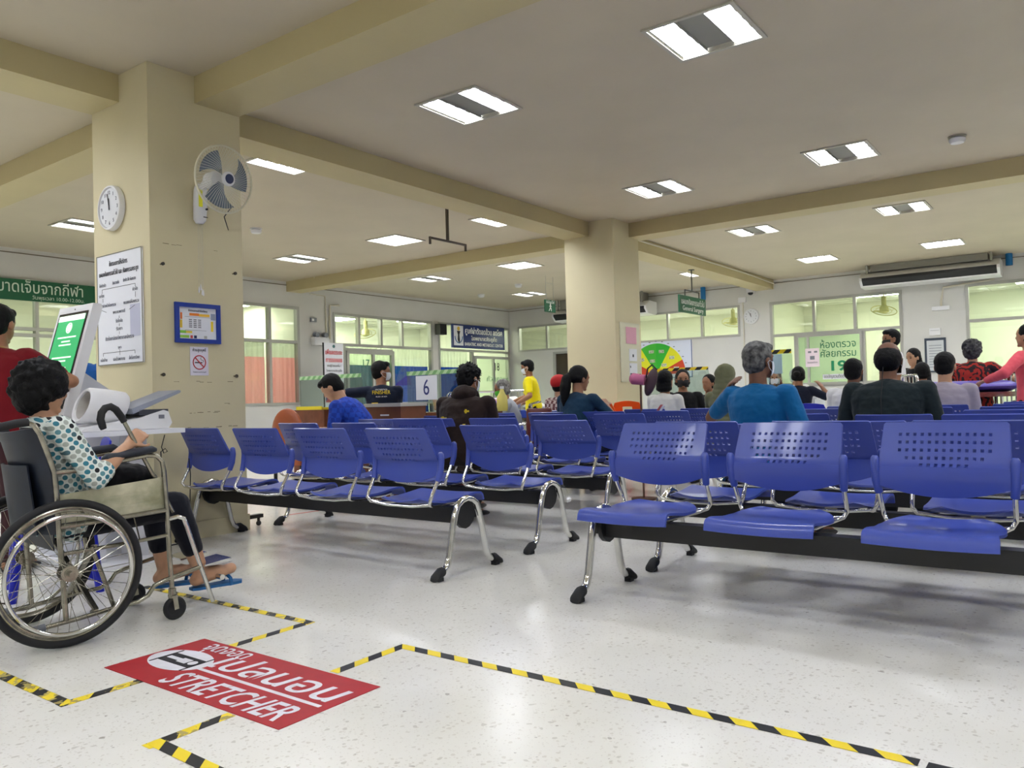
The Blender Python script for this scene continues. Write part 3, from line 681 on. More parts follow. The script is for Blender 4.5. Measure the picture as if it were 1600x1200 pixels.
def seg(a, b, wd=.003): ln.bar((CX-.0135, *a), (CX-.0135, *b), wd, .001, (1, 0, 0))
for a, b in (((6.23, 1.93), (5.74, 1.93)), ((6.23, 1.93), (6.23, 1.90)), ((5.74, 1.93), (5.74, 1.905)), ((6.22, 1.86), (6.22, 1.83)), ((5.74, 1.87), (5.74, 1.83)), ((6.24, 1.77), (6.17, 1.75)), ((5.75, 1.77), (5.83, 1.745)),
             ((5.98, 1.71), (5.98, 1.69)), ((5.98, 1.65), (5.98, 1.63)), ((5.98, 1.59), (5.98, 1.57)), ((6.23, 1.435), (5.76, 1.435)), ((6.23, 1.435), (6.23, 1.41)), ((5.98, 1.45), (5.98, 1.41)), ((5.76, 1.435), (5.76, 1.41))): seg(a, b)
part('flow_lines', ln, INK, t, world=True)
part('phone_panel', M().box(CX-.0135, CX-.012, 5.68, 5.82, 1.54, 1.78), mat('lavender_paper', (196, 198, 218)), t, world=True)

def wall_clock(loc, ax, xd, R, label, hh, mmn, num=True):
    """ax = direction the dial faces, xd = its reading direction"""
    t = thing('wall_clock', label, 'clock', loc, group='round white wall clocks'); ax, xd = V(ax), V(xd); u = V((0, 0, 1))
    part('case', M().lathe([(R*.6, .001), (R, .004), (R*1.0, .03), (R*.97, .045), (R*.90, .048), (R*.88, .034), (.001, .034)], (0, 0, 0), ax, 48), WHITEP, t)
    part('dial', M().lathe([(R*.87, .035), (R*.87, .0365), (.001, .0366)], (0, 0, 0), ax, 40), mat('clock_dial', (222, 224, 228), .5), t)
    for k in range(1, 13):
        a = pi/2-2*pi*k/12; c = ax*.0385+xd*cos(a)*R*.68+u*(sin(a)*R*.68)
        me_t = text(t, str(k), R*.23, c-u*R*.08, xd, u, GREYINK, world=False, lift=0, name='numeral')
    hm = M(); 
    for ang, ln_, wd in ((hh, R*.42, .011), (mmn, R*.64, .008)):
        a = pi/2-2*pi*ang; d = xd*cos(a)+u*sin(a); hm.bar(ax*.041-d*R*.1, ax*.041+d*ln_, wd, .002, ax)
    part('hands', hm, INK, t)
wall_clock((CX, 6.05, 2.54), (-1, 0, 0), yb, .172, 'round white wall clock on the near column above the flow chart', .985, .985-.02)
wall_clock((X1, 6.49, 2.76), (-1, 0, 0), yb, .182, 'small round white wall clock on the back wall beside window of room 19', .985, .93)

sc_ = M(); rq = random.Random(11)
for z, x0_, x1_, n_ in ((1.19, 3.24, 3.75, 6), (.955, 3.36, 3.62, 7), (.84, 3.15, 3.80, 16), (2.22, 3.2, 3.7, 4), (1.02, 3.66, 3.75, 2)):
    for i in range(n_):
        a = rq.uniform(x0_, x1_); l_ = rq.uniform(.008, .05); zz = z+rq.uniform(-.004, .004); sc_.box(a, a+l_, CY-.0006, CY, zz, zz+rq.uniform(.002, .005))
part('scuff_marks', sc_, mat('scuff_brown', (104, 92, 66), .8), cn, world=True)
# blue framed guide
t = thing('framed_guide', 'blue framed floor plan notice on the near column', 'framed notice', (3.487, CY-.01, 1.486))
def fbox(pr, nm, x0, x1, z0, z1, d0, d1, mt): return part(nm, M().box(x0, x1, CY-d1, CY-d0, z0, z1), mt, pr, world=True)
f = M(); x0, x1, z0, z1, b = 3.298, 3.677, 1.486, 1.790, .032
for q in ((x0, x1, z0, z0+b), (x0, x1, z1-b, z1), (x0, x0+b, z0+b, z1-b), (x1-b, x1, z0+b, z1-b)): f.box(q[0], q[1], CY-.022, CY-.001, q[2], q[3])
part('frame', f, mat('royal_blue_frame', (14, 52, 150), .35), t, world=True); fbox(t, 'sheet', x0+b, x1-b, z0+b, z1-b, .001, .006, WHITE)
for nm, a, c in (('print_block', (3.345, 3.36, 1.665, 1.715), (232, 120, 40)), ('print_block', (3.34, 3.36, 1.60, 1.66), (240, 205, 60)), ('print_block', (3.42, 3.50, 1.695, 1.715), (232, 130, 40)), ('print_block', (3.50, 3.59, 1.692, 1.712), (240, 190, 60)),
                 ('print_block', (3.60, 3.62, 1.58, 1.66), (240, 212, 40)), ('print_block', (3.335, 3.39, 1.56, 1.58), (130, 200, 60)), ('print_block', (3.335, 3.415, 1.525, 1.545), (150, 205, 70)), ('print_block', (3.39, 3.44, 1.562, 1.578), (235, 210, 60)),
                 ('print_block', (3.425, 3.445, 1.523, 1.545), (220, 80, 70)), ('print_block', (3.455, 3.478, 1.523, 1.545), (30, 40, 90)), ('print_block', (3.60, 3.64, 1.67, 1.72), (150, 160, 180)), ('print_block', (3.54, 3.565, 1.523, 1.545), (180, 180, 175))):
    fbox(t, nm, *a, .006, .0068, mat('print_%d_%d_%d' % c, c, .6))
dg = M()
for i in range(3):
    for j in range(5): dg.box(3.415+i*.038, 3.44+i*.038, CY-.0072, CY-.006, 1.605+j*.014, 1.612+j*.014)
dg.box(3.38, 3.56, CY-.0072, CY-.006, 1.583, 1.585); dg.box(3.38, 3.60, CY-.0072, CY-.006, 1.685, 1.687)
part('plan_lines', dg, GREYINK, t, world=True)
text(t, 'ขั้นตอนการเข้ารับบริการ', .02, (3.49, CY-.007, 1.727), xl, zu, INK, fit=.16)
# no smoking
t = thing('no_smoking_sign', 'small white no smoking sign under the blue frame', 'sign', (3.495, CY-.003, 1.24))
fbox(t, 'plate', 3.42, 3.573, 1.24, 1.459, .001, .005, mat('sign_plate', (226, 222, 234), .5))
text(t, 'ห้ามสูบบุหรี่', .03, (3.496, CY-.006, 1.425), xl, zu, INK, fit=.11)
part('ring', M().torus((3.496, CY-.006, 1.34), (0, 1, 0), .052, .004, 32, 6).bar((3.496-.037, CY-.0075, 1.377), (3.496+.037, CY-.0075, 1.303), .008, .002, (0, 1, 0)), mat('red_ring', (190, 30, 36)), t, world=True)
sm = M().box(3.457, 3.52, CY-.007, CY-.006, 1.334, 1.342)
sm.tube([(3.53, CY-.0065, 1.342), (3.53, CY-.0065, 1.355), (3.515, CY-.0065, 1.358), (3.505, CY-.0065, 1.368), (3.512, CY-.0065, 1.38)], .0018, 6)
part('cigarette', sm, INK, t, world=True); text(t, 'โรงพยาบาลปลอดบุหรี่', .012, (3.496, CY-.006, 1.262), xl, zu, GREYINK, fit=.11)
# bolts
for x, z, lb in ((3.198, 2.06, 'upper left'), (3.808, 2.055, 'upper right'), (3.187, 1.243, 'lower left'), (3.80, 1.237, 'lower right')):
    t = thing('wall_bolt', 'rusty bolt sticking out of the near column, %s of the four' % lb, 'bolt', (x, CY, z), group='bolts on the near column')
    part('shank', M().cyl((x, CY+.02, z), (x, CY-.03, z), .006, 8), STEEL, t, world=True); part('head', M().cyl((x, CY-.028, z), (x, CY-.042, z), .013, 6), mat('dark_rust', (60, 54, 46), .7), t, world=True)

# wall fan
t = thing('wall_fan', 'white oscillating wall fan on the near column', 'fan', (3.505, CY, 2.42))
part('mount', M().loft([((3.505, CY-.03, 2.405), (.03, 0, 0), (0, .02, 0)), ((3.505, CY-.035, 2.43), (.05, 0, 0), (0, .035, 0)), ((3.505, CY-.045, 2.55), (.055, 0, 0), (0, .043, 0)), ((3.505, CY-.05, 2.66), (.05, 0, 0), (0, .048, 0)), ((3.505, CY-.05, 2.70), (.035, 0, 0), (0, .035, 0))], 16), WHITEP, t, world=True)
part('sticker', M().box(3.462, 3.492, CY-.097, CY-.093, 2.52, 2.65), mat('yellow_sticker', (226, 222, 30)), t, world=True)
part('switch', M().cyl((3.53, CY-.085, 2.51), (3.53, CY-.098, 2.51), .008, 10).box(3.505, 3.54, CY-.083, CY-.087, 2.445, 2.452), INK, t, world=True)
FC = V((3.478, 5.15, 2.672)); fd = V((-.30, -1, -.16)).normalized()
fd = V((.05, -1, -.10)).normalized()
part('arm', M().tube([(3.505, CY-.06, 2.66), (3.50, CY-.13, 2.70), FC-fd*.14], .028, 12), WHITEP, t, world=True)
part('motor', M().lathe([(.03, -.2), (.062, -.17), (.07, -.10), (.06, -.07), (.02, -.06)], FC, fd, 20), WHITEP, t, world=True)
R = .243; e1 = (V((0, 0, 1))-fd*fd.z).normalized(); e2 = fd.cross(e1); NB = 60
cg = M()
for k in range(NB):
    a = 2*pi*k/NB; d = e1*cos(a)+e2*sin(a); d2 = e1*cos(a+.22)+e2*sin(a+.22)
    cg.tube([FC+d*.05+fd*.052, FC+(d*.6+d2*.4)*.14+fd*.045, FC+d2*(R-.012)+fd*.016, FC+d2*R], .0011, 4, cap=False)
    cg.tube([FC+d*.06-fd*.07, FC+d*.17-fd*.06, FC+d*(R-.01)-fd*.02, FC+d*R], .0011, 4, cap=False)
part('guard_wires', cg, mat('guard_white', (220, 220, 210), .4), t, world=True)
part('guard_rim', M().torus(FC, fd, R, .008, 48, 8), mat('guard_rim', (214, 210, 186), .4), t, world=True)
part('hub_cap', M().lathe([(.052, .04), (.052, .056), (.04, .062), (.001, .063)], FC, fd, 28), WHITEP, t, world=True)
part('badge', M().lathe([(.036, .062), (.034, .066), (.001, .067)], FC, fd, 24), mat('navy_badge', (18, 40, 84), .3), t, world=True)
bl = M()
for k in range(3):
    a0 = 2*pi*k/3+.4
    def fn(u, v):
        a = a0+(v-.5)*(.75+.5*u)+u*.5; r = .035+u*.175
        return FC+(e1*cos(a)+e2*sin(a))*r+fd*(.028*(v-.5)*(1.4-u)-.005)
    bl.grid(fn, 8, 8)
part('blade', bl, mat('smoked_blue_blade', (96, 112, 130), .25, alpha=.75), t, world=True, solid=.002)
cd = M()
for dx, zz in ((-.015, 1.90), (.0, 1.92), (.012, 1.885), (.022, 1.88)): cd.tube([(3.505+dx, CY-.035, 2.41), (3.505+dx, CY-.03, zz)], .0012, 5)
part('pull_cord', cd, mat('cord_white', (214, 210, 196)), t, world=True)
pl_ = M()
for dx, zz in ((-.015, 1.90), (.0, 1.92), (.012, 1.885), (.022, 1.88)): pl_.lathe([(.002, .02), (.005, 0), (.007, -.02), (.002, -.03)], (3.505+dx, CY-.03, zz), n=8)
part('cord_pull', pl_, WHITEP, t, world=True)
part('power_cord', M().tube([(3.60, CY-.3, 2.50), (3.66, CY-.12, 2.47), (3.77, CY-.01, 2.40)], .004, 6), RUBBER, t, world=True)
t = thing('power_cable', 'thin black cable running down the near column to the floor', 'cable', (3.35, CY-.05, 0))
part('cord', M().tube([(3.34, CY-.09, .62), (3.345, CY-.1, .5), (3.355, CY-.07, .3), (3.36, CY-.06, .02), (3.3, CY-.1, .008), (3.16, CY-.13, .008)], .004, 6), RUBBER, t, world=True)
solo('caster_foot', M().box(3.95, 4.1, 5.62, 5.67, .07, .1).cyl((4.07, 5.645, .04), (4.07, 5.645, .08), .012, 8).ell((4.07, 5.645, .025), (.022, .02, .022)), mat('dark_caster', (50, 46, 44)), 'dark metal foot with caster poking out behind the near column', 'caster')

# ================================================================ PEOPLE
VOX = {}
def fuse(m, name, mt, vox, smooth=2, parent=None, extra=None, label=None, stiff=.5, disp=None):
    """union of closed pieces as one continuous skin"""
    me = bpy.data.meshes.new(name); me.from_pydata([tuple(p) for p in m.v], [], m.f)
    b = bmesh.new(); b.from_mesh(me); bmesh.ops.recalc_face_normals(b, faces=b.faces[:]); b.to_mesh(me); b.free()
    o = bpy.data.objects.new(name, me); COL.objects.link(o)
    r = o.modifiers.new('r', 'REMESH'); r.mode = 'VOXEL'; r.voxel_size = vox; r.adaptivity = 0
    if smooth: s = o.modifiers.new('s', 'SMOOTH'); s.iterations = smooth; s.factor = stiff
    if disp:
        tx = bpy.data.textures.new('d', 'CLOUDS'); tx.noise_scale = disp[1]; d = o.modifiers.new('d', 'DISPLACE'); d.texture = tx; d.strength = disp[0]; d.mid_level = .5
    bpy.context.view_layer.update()
    me2 = bpy.data.meshes.new_from_object(o.evaluated_get(bpy.context.evaluated_depsgraph_get()))
    bpy.data.objects.remove(o); me2.materials.clear(); me2.materials.append(mt)
    me2.polygons.foreach_set('use_smooth', [True]*len(me2.polygons)); me2.name = name
    return part(name, me2, None, parent, label=label)
SKIN = {'a': mat('skin_light', (196, 150, 118), .5, var=.1, scale=30), 'b': mat('skin_tan', (160, 112, 82), .5, var=.12, scale=30), 'c': mat('skin_brown', (118, 78, 56), .5, var=.12, scale=30)}
HAIR = mat('black_hair', (7, 7, 8), .6, spec=.22, var=.3, scale=60, bump=.4, bscale=120); GREYH = mat('grey_hair', (150, 148, 142), .6, rgb2=(84, 82, 80), scale=40, bump=.5, bscale=120)
DGREYH = mat('dark_grey_hair', (112, 112, 110), .6, rgb2=(22, 22, 24), scale=30, bump=.5, bscale=120)
def fabric(n, c, **k): return mat(n, c, .85, spec=.2, bump=.25, bscale=14, sheen=.1, **k)
def ik(a, b, l1, l2, hint):
    d = b-a; L = d.length; L2 = min(L, (l1+l2)*.995); dn = d.normalized(); x = (l1*l1-l2*l2+L2*L2)/(2*L2); h = sqrt(max(l1*l1-x*x, 0))
    hn = (hint-dn*hint.dot(dn)).normalized(); return a+dn*x+hn*h, a+dn*L2
def hand(m, p, d, up, side, curl=.5, s=1, spread=.0):
    """p wrist, d pointing direction, up = back of the hand, side=+1 thumb towards d x up"""
    d = d.normalized(); up = (up-d*up.dot(d)).normalized(); x = d.cross(up)*side
    m.loft([(p-d*.01*s, up*.018*s, x*.026*s), (p+d*.02*s, up*.016*s, x*.034*s), (p+d*.06*s, up*.015*s, x*.041*s), (p+d*.088*s, up*.012*s, x*.039*s)], 14)
    for k, (off, ln) in enumerate(((.030, .070), (.010, .078), (-.010, .073), (-.029, .058))):
        a = p+d*.085*s+x*off*s; dd = d; q = a; c = curl*(1+.08*k)
        for j, f in enumerate((.45, .32, .26)):
            ang = c*(.5 if j == 0 else .8)
            dd = (dd*cos(ang)-up*sin(ang)).normalized(); upn = None
            e = q+dd*ln*f*s+x*off*spread*s; m.cap(q, (.0088-.0009*j)*s, e, (.0082-.0009*j)*s, 8)
            q = e; up = up  # bend stays in the d/up plane
            up2 = (up*cos(ang)+d*sin(ang)).normalized()
    t0 = p+d*.025*s+x*.032*s; t1 = t0+(d*.6+x*.75-up*.25).normalized()*.038*s; t2 = t1+(d*.95+x*.15-up*.35).normalized()*.03*s
    m.cap(t0, .012*s, t1, .0105*s, 8).cap(t1, .0105*s, t2, .0085*s, 8)
def person(label, loc, yawd, sit=True, seat=.455, s=1.0, lean=4, hyaw=0, hpitch=0, hroll=0, R=None, L=None, Rh=(-.3, -.6, -1), Lh=(-.3, .6, -1), shirt=None, sleeve='short', pants=None, legs='pants', hair='short', hmat=None, skin='b',
           mask=None, face=False, vox=.0085, width=1.0, belly=0, slump=0, Rhand=(.4, None), Lhand=(.4, None), shoes=None, Rleg=None, Lleg=None, seatoff=0, name='person', extra=None, body_off=(0, 0, 0), skirt=False, neck=.0):
    t = thing(name, label, 'person', (loc[0], loc[1], 0), rad(yawd)); hmat = hmat or HAIR
    P = V((0, 0, (seat+.085)*1 if sit else .87*s))+V(body_off)
    la = rad(lean); ls = rad(lean+slump); sp = V((sin(la), 0, cos(la))); sp2 = V((sin(ls), 0, cos(ls)))
    Cc = P+sp*.24*s; N = Cc+sp2*.23*s; Hc = N+V((sin(ls*.8)*.9+.02, 0, cos(ls*.8))).normalized()*(.155+neck)*s
    S_ = {q: N+V((0, q*.168*s*width, 0))-sp2*.055*s for q in (-1, 1)}
    fx = V((cos(ls), 0, -sin(ls))); fx1 = V((cos(la), 0, -sin(la))); yy = V((0, 1, 0))
    W = width*s
    def torso(m, g=0, low=.0, top=True):
        r = [(P-V((0, 0, .09*s-low)), fx1*(.105*s+g), yy*(.155*W+g)), (P, fx1*(.12*s+g+belly*.3), yy*(.168*W+g)), (P+sp*.12*s+fx1*belly*.4, fx1*(.105*s+g+belly), yy*(.150*W+g+belly*.4)),
             (Cc, fx1*(.105*s+g+belly*.5), yy*(.150*W+g)), (Cc+sp2*.10*s, fx*(.108*s+g), yy*(.168*W+g)), (Cc+sp2*.165*s, fx*(.095*s+g), yy*(.175*W+g)), (Cc+sp2*.205*s, fx*(.072*s+g), yy*(.135*W+g)), (Cc+sp2*.235*s, fx*(.058*s+g*.6), yy*(.072*s+g*.6))]
        m.loft(r, 28)
    # head frame
    hy, hp, hr = rad(hyaw), rad(hpitch), rad(hroll)
    RH = Mx.Rotation(hy, 3, 'Z') @ Mx.Rotation(hp, 3, 'Y') @ Mx.Rotation(hr, 3, 'X'); H = lambda x, y, z: Hc+RH @ (V((x, y, z))*s)
    arms = {}
    for q, tgt, hint, defh in ((-1, R, Rh, (.26, -.1, .56)), (1, L, Lh, (.26, .1, .56))):
        a = S_[q]; tg = V(tgt) if tgt is not None else (V(defh) if sit else a+V((.06, q*.07, -.52*s)))
        e, wv = ik(a, tg, .275*s, .235*s, V(hint)); arms[q] = (a, e, wv)
    lg = {}
    for q, ov in ((-1, Rleg), (1, Lleg)):
        hipj = P+V((0, q*.085*W, -.03*s))
        if ov: k_, an, toe = [V(p) for p in ov]
        elif sit: k_ = V((.40*s, q*.11*W, seat+.05)); an = V((.40*s+.02, q*.11, .075)); toe = an+V((.15*s, q*.02, -.045))
        else: k_ = V((.03, q*.09, .46*s)); an = V((-.01, q*.09, .075)); toe = an+V((.16*s, q*.02, -.045))
        lg[q] = (hipj, k_, an, toe)
    b = M(); torso(b)
    b.cap(N-sp2*.05*s, .056*s, Hc-RH @ V((.02, 0, .05))*s, .052*s, 16)
    Rq = lambda: RH
    b.ell(H(-.006, 0, .022), (.094*s, .076*s, .092*s), RH, 24, 16); b.ell(H(.022, 0, -.035), (.066*s, .060*s, .078*s), RH, 20, 14)
    b.ell(H(.086, 0, -.012), (.017*s, .012*s, .024*s), RH @ Mx.Rotation(rad(-18), 3, 'Y'), 10, 8); b.ell(H(.072, 0, -.058), (.016*s, .024*s, .011*s), RH, 10, 8); b.ell(H(.07, 0, -.092), (.018*s, .022*s, .016*s), RH, 10, 8)
    b.ell(H(.076, 0, .028), (.014*s, .05*s, .010*s), RH, 10, 8)
    for q in (-1, 1): b.ell(H(-.004, q*.079, -.012), (.019*s, .009*s, .032*s), RH @ Mx.Rotation(q*rad(-14), 3, 'Z'), 12, 8)
    for q in (-1, 1):
        a, e, wv = arms[q]; b.cap(a, .048*s, e, .038*s, 14).cap(e, .040*s, e.lerp(wv, .3), .041*s, 14).cap(e.lerp(wv, .3), .041*s, wv, .026*s, 14)
        hd, hu = (Rhand if q < 0 else Lhand); d = (wv-e).normalized()
        if hu is None: hu = (0, 0, 1) if abs(d.z) < .8 else (q*.3, q, 0)
        hand(b, wv, d, V(hu), -q if True else q, hd, s)
        h_, k_, an, toe = lg[q]
        b.cap(h_, .088*s, k_, .058*s, 16).cap(k_, .057*s, k_.lerp(an, .3)+(k_-toe).normalized()*.0, .056*s, 16).cap(k_.lerp(an, .3), .056*s, an, .036*s, 14)
        hl = an+V((0, 0, -.03))-(toe-an).normalized()*.03
        b.cap(an, .037*s, hl, .034*s, 12); b.cap(hl, .033*s, toe, .03*s, 12); b.cap(an, .034*s, an.lerp(toe, .6), .03*s, 12)
    fuse(b, 'body', SKIN[skin], vox, 3, t)
    # clothes
    if shirt:
        c = M(); torso(c, .014*s, low=.0)
        fr_ = {'short': .72, 'long': 1, 'none': 0, 'elbow': 1}[sleeve]
        for q in (-1, 1):
            a, e, wv = arms[q]
            c.cap(a+V((0, -q*.03, .0)), .062*s, a, .062*s, 14)
            if sleeve != 'none': c.cap(a, .062*s, a.lerp(e, fr_), .053*s, 16)
            if sleeve == 'long': c.cap(e, .054*s, e.lerp(wv, .93), .038*s, 16)
            if sleeve == 'elbow': c.cap(e, .055*s, e.lerp(wv, .18), .055*s, 16)
        if sit: c.cap(P+V((0, -.09, -.03)), .105*s+belly*.4, P+V((0, .09, -.03)), .105*s+belly*.4, 14)
        fuse(c, 'shirt', shirt, vox, 2, t, disp=(.012*s, .07))
        cm = M().torus(N-sp2*.012*s+fx*.004, sp2+fx*.25, .062*s, .011*s, 24, 8); part('collar', cm, shirt, t, sharp=80)
    if pants:
        c = M()
        c.loft([(P-V((0, 0, .10*s)), fx1*.118*s, yy*.165*W), (P, fx1*.13*s, yy*.178*W), (P+sp*.09*s, fx1*.12*s, yy*.165*W)], 24)
        for q in (-1, 1):
            h_, k_, an, toe = lg[q]; fr2 = {'pants': .97, 'capri': .62, 'shorts': .0}[legs]
            c.cap(h_, .10*s, k_, .072*s, 16)
            if fr2: c.cap(k_, .071*s, k_.lerp(an, fr2), .056*s, 16)
        if skirt: c.loft([(P, fx1*.13, yy*.18), (P+V((.2, 0, -.0)), V((0, 0, .12)), yy*.2), (P+V((.42, 0, -.02)), V((0, 0, .11)), yy*.2)], 20)
        fuse(c, 'trousers', pants, vox, 2, t, disp=(.010*s, .08))
    if shoes:
        for q in (-1, 1):
            h_, k_, an, toe = lg[q]; d = (toe-an); d.z = 0; d.normalize(); n2 = V((-d.y, d.x, 0)); zz = min(an.z-.065, toe.z-.03)
            sm = M(); c0 = V((an.x, an.y, 0))-d*.045
            sm.loft([(c0+V((0, 0, zz+.03)), V((0, 0, .026)), n2*.03), (c0+d*.05+V((0, 0, zz+.04)), V((0, 0, .036)), n2*.04), (c0+d*.14+V((0, 0, zz+.032)), V((0, 0, .028)), n2*.046), (c0+d*.23+V((0, 0, zz+.024)), V((0, 0, .02)), n2*.042), (c0+d*.26+V((0, 0, zz+.02)), V((0, 0, .012)), n2*.024)], 16)
            part('shoe', sm, shoes, t, sharp=60)
    # hair
    if hair:
        h = M()
        if hair in ('short', 'thin', 'spiky', 'cap'):
            h.ell(H(-.020, 0, .036), (.098*s, .083*s, .091*s), RH, 28, 18)
            h.ell(H(-.042, 0, -.012), (.068*s, .076*s, .074*s), RH, 20, 14)
            h.ell(H(.045, 0, .082), (.045*s, .06*s, .034*s), RH, 16, 10)
            if hair == 'spiky':
                rr = random.Random(3)
                for i in range(90):
                    v = V((rr.uniform(-1, .7), rr.uniform(-1, 1), rr.uniform(-.3, 1))).normalized(); c0 = H(-.014+v.x*.085, v.y*.074, .03+v.z*.085)
                    h.cap(c0, .014*s, c0+RH @ (V((v.x*.4+.1, v.y, v.z*.8-.25)).normalized()*.035*s), .004*s, 6)
        elif hair in ('bob', 'long', 'pony', 'bun', 'medium'):
            h.ell(H(-.028, 0, .034), (.102*s, .089*s, .098*s), RH, 28, 18)
            dn = {'bob': -.11, 'long': -.16, 'pony': -.02, 'bun': -.03, 'medium': -.06}[hair]
            for z_ in ([0, -.04, -.08, -.12, -.16] if hair in ('bob', 'long', 'medium') else [0, -.03]):
                if z_ < dn-.001: break
                h.ell(H(-.045, 0, z_), (.066*s, (.094+abs(z_)*.08)*s, .05*s), RH, 20, 12)
            if hair == 'long':
                for i in range(6): h.ell(H(-.07, 0, -.16-.035*i), (.045*s, (.10-.006*i)*s, .04*s), RH, 16, 10)
            if hair == 'pony':
                h.ell(H(-.105, 0, .02), (.035*s, .032*s, .035*s), RH, 12, 8)
                pts = [H(-.12, 0, .015), H(-.145, 0, -.03), H(-.145, 0, -.10), H(-.135, .005, -.17), H(-.13, .005, -.24), H(-.128, 0, -.29)]
                rr = [.03, .05, .056, .05, .034, .012]
                for i in range(5): h.cap(pts[i], rr[i]*s, pts[i+1], rr[i+1]*s, 12)
            if hair == 'bun': h.ell(H(-.12, 0, .02), (.045*s, .05*s, .045*s), RH, 14, 10)
        elif hair in ('curly', 'afro'):
            rr = random.Random(5); k = 1.0 if hair == 'curly' else 1.14
            h.ell(H(-.018, 0, .032), (.106*k*s, .098*k*s, .106*k*s), RH, 28, 18); h.ell(H(-.045, 0, -.035), (.075*k*s, .094*k*s, .085*k*s), RH, 20, 14)
            for i in range(120):
                v = V((rr.uniform(-1, .6), rr.uniform(-1, 1), rr.uniform(-.8, 1))).normalized(); h.ell(H(-.024+v.x*.104*k, v.y*.098*k, .022+v.z*.108*k), (rr.uniform(.012, .022)*s,)*3, None, 8, 6)
        if hair == 'thin':
            h = M(); h.ell(H(-.020, 0, .004), (.101*s, .0855*s, .090*s), RH, 28, 18); h.ell(H(-.042, 0, -.02), (.07*s, .078*s, .07*s), RH, 20, 14)
        fuse(h, 'hair', hmat, .0075, 1, t, disp=(.014*s if hair in ('curly', 'afro', 'spiky') else .007*s, .02))
    if mask:
        mm_ = M()
        def fn(u, v):
            a = (u-.5)*2.5; z = .0-(v)*.088; r_ = .0755-.02*abs(2*v-.7)**2
            return H(.022+r_*cos(a)*.98+.006*cos(a*2), .073*sin(a), z-.006)
        mm_.grid(fn, 16, 8); part('face_mask', mm_, mask, t, solid=.002, sharp=80)
        for q in (-1, 1): part('mask_loop', M().tube([H(.045, q*.068, -.015), H(.0, q*.088, .0), H(-.018, q*.09, -.012), H(.0, q*.082, -.045), H(.04, q*.066, -.07)], .0018*s, 5), mask, t)
    if face:
        for q in (-1, 1):
            part('eye', M().ell(H(.0785, q*.031, .008), (.009*s, .0135*s, .007*s), RH, 12, 8), mat('eye_dark', (30, 24, 22), .2), t)
            part('eyebrow', M().tube([H(.083, q*.016, .026), H(.084, q*.032, .031), H(.074, q*.048, .026)], .003*s, 6), HAIR, t)
    if extra: extra(t, dict(H=H, N=N, P=P, C=Cc, arms=arms, legs=lg, RH=RH, S=S_, fx=fx, sp=sp2, s=s))
    return t

# people on the left ------------------------------------------------
BLKPANTS = fabric('black_trousers', (22, 24, 30)); NAVYP = fabric('navy_trousers', (26, 30, 46)); SHOEB = mat('dark_shoe', (30, 28, 28), .5); MASKW = mat('white_mask', (222, 228, 234), .7); MASKB = mat('black_mask', (20, 20, 24), .7); MASKBL = mat('blue_mask', (150, 190, 214), .7)
def lanyard(t, d):
    H, N, fx = d['H'], d['N'], d['fx']
    part('lanyard', M().torus(N-d['sp']*.004, d['sp']+fx*.35, .072, .006, 24, 6), mat('tan_lanyard', (170, 130, 80), .6), t)
person('standing person in a dark red shirt seen from behind at the left edge', (2.10, 5.56), 32, sit=False, s=1.04, width=1.12, belly=.02, shirt=fabric('dark_red_shirt', (112, 14, 24)), pants=fabric('maroon_trousers', (58, 30, 34)), shoes=SHOEB,
       R=(.30, -.26, 1.18), Rh=(-.4, -1, -.3), hpitch=8, extra=lanyard)
person('person in a bright blue shirt standing behind the kiosk', (3.26, 6.95), 60, sit=False, s=1.04, shirt=fabric('bright_blue_shirt', (30, 90, 170)), sleeve='short', pants=NAVYP, shoes=SHOEB)
BJ = pattern_mat('blue_checked_jersey', (18, 66, 178), (12, 50, 150), 22, 'checker')
person('person in a blue checked jersey bending forward over the brown table', (5.28, 5.62), 112, sit=True, seat=.50, s=1.08, lean=20, slump=24, hpitch=40, hyaw=10, shirt=BJ, pants=NAVYP, shoes=SHOEB, skin='a', R=(.40, -.10, .74), L=(.40, .10, .74))
YEL = mat('yellow_print', (232, 206, 40), .6)
def finisher(t, d):
    N, sp, fx = d['N'], d['sp'], d['fx']
    o = N-sp*.065-fx*.122
    def tx(s_, h, up_, fit, mt): text(t, s_, h, o-sp*up_-fx*(.0), (0, -1, 0), sp, mt, fit=fit, world=False, lift=.012)
    tx('FINISHER', .06, .035, .20, YEL); tx('HALF MARATHON', .02, -.01, .13, LETTER); tx('RUN 10 KM', .02, .07, .12, LETTER)
    part('back_stripe', M().loft([(o-sp*.13+V((-.014, .075, 0)), fx*.004, V((0, .035, 0))), (o-sp*.27+V((-.012, .07, 0)), fx*.004, V((0, .03, 0)))], 12), YEL, t)
person('person in a navy shirt with yellow back print, mask on, facing the counter', (6.4, 6.55), 42, seat=.60, s=1.05, lean=4, hyaw=-78, shirt=fabric('navy_print_shirt', (20, 28, 46)), pants=NAVYP, shoes=SHOEB, skin='b', mask=MASKW, L=(.15, .42, .95), Lh=(-.2, 1, -.1), extra=finisher)
def hood(t, d):
    N, sp, fx = d['N'], d['sp'], d['fx']
    h = M(); h.ell(N-fx*.06+sp*.0, (.085, .115, .075), None, 20, 14); h.torus(N-fx*.01+sp*.02, sp+fx*.3, .085, .034, 24, 10)
    fuse(h, 'hood', HOOD, .009, 3, t, disp=(.014, .05))
    o = d['C']-fx*.128
    for y, z, w, h_ in ((.11, .0, .05, .03), (-.11, .055, .04, .035), (.055, -.075, .07, .03), (-.02, -.07, .07, .028), (-.09, -.065, .07, .03)):
        part('back_print', M().cbox(o+V((0, y, z)), (.012, w, h_*.45)).cbox(o+V((0, y+.008, z)), (.012, w*.3, h_)), YEL, t)
HOOD = fabric('dark_brown_fleece', (40, 28, 24))
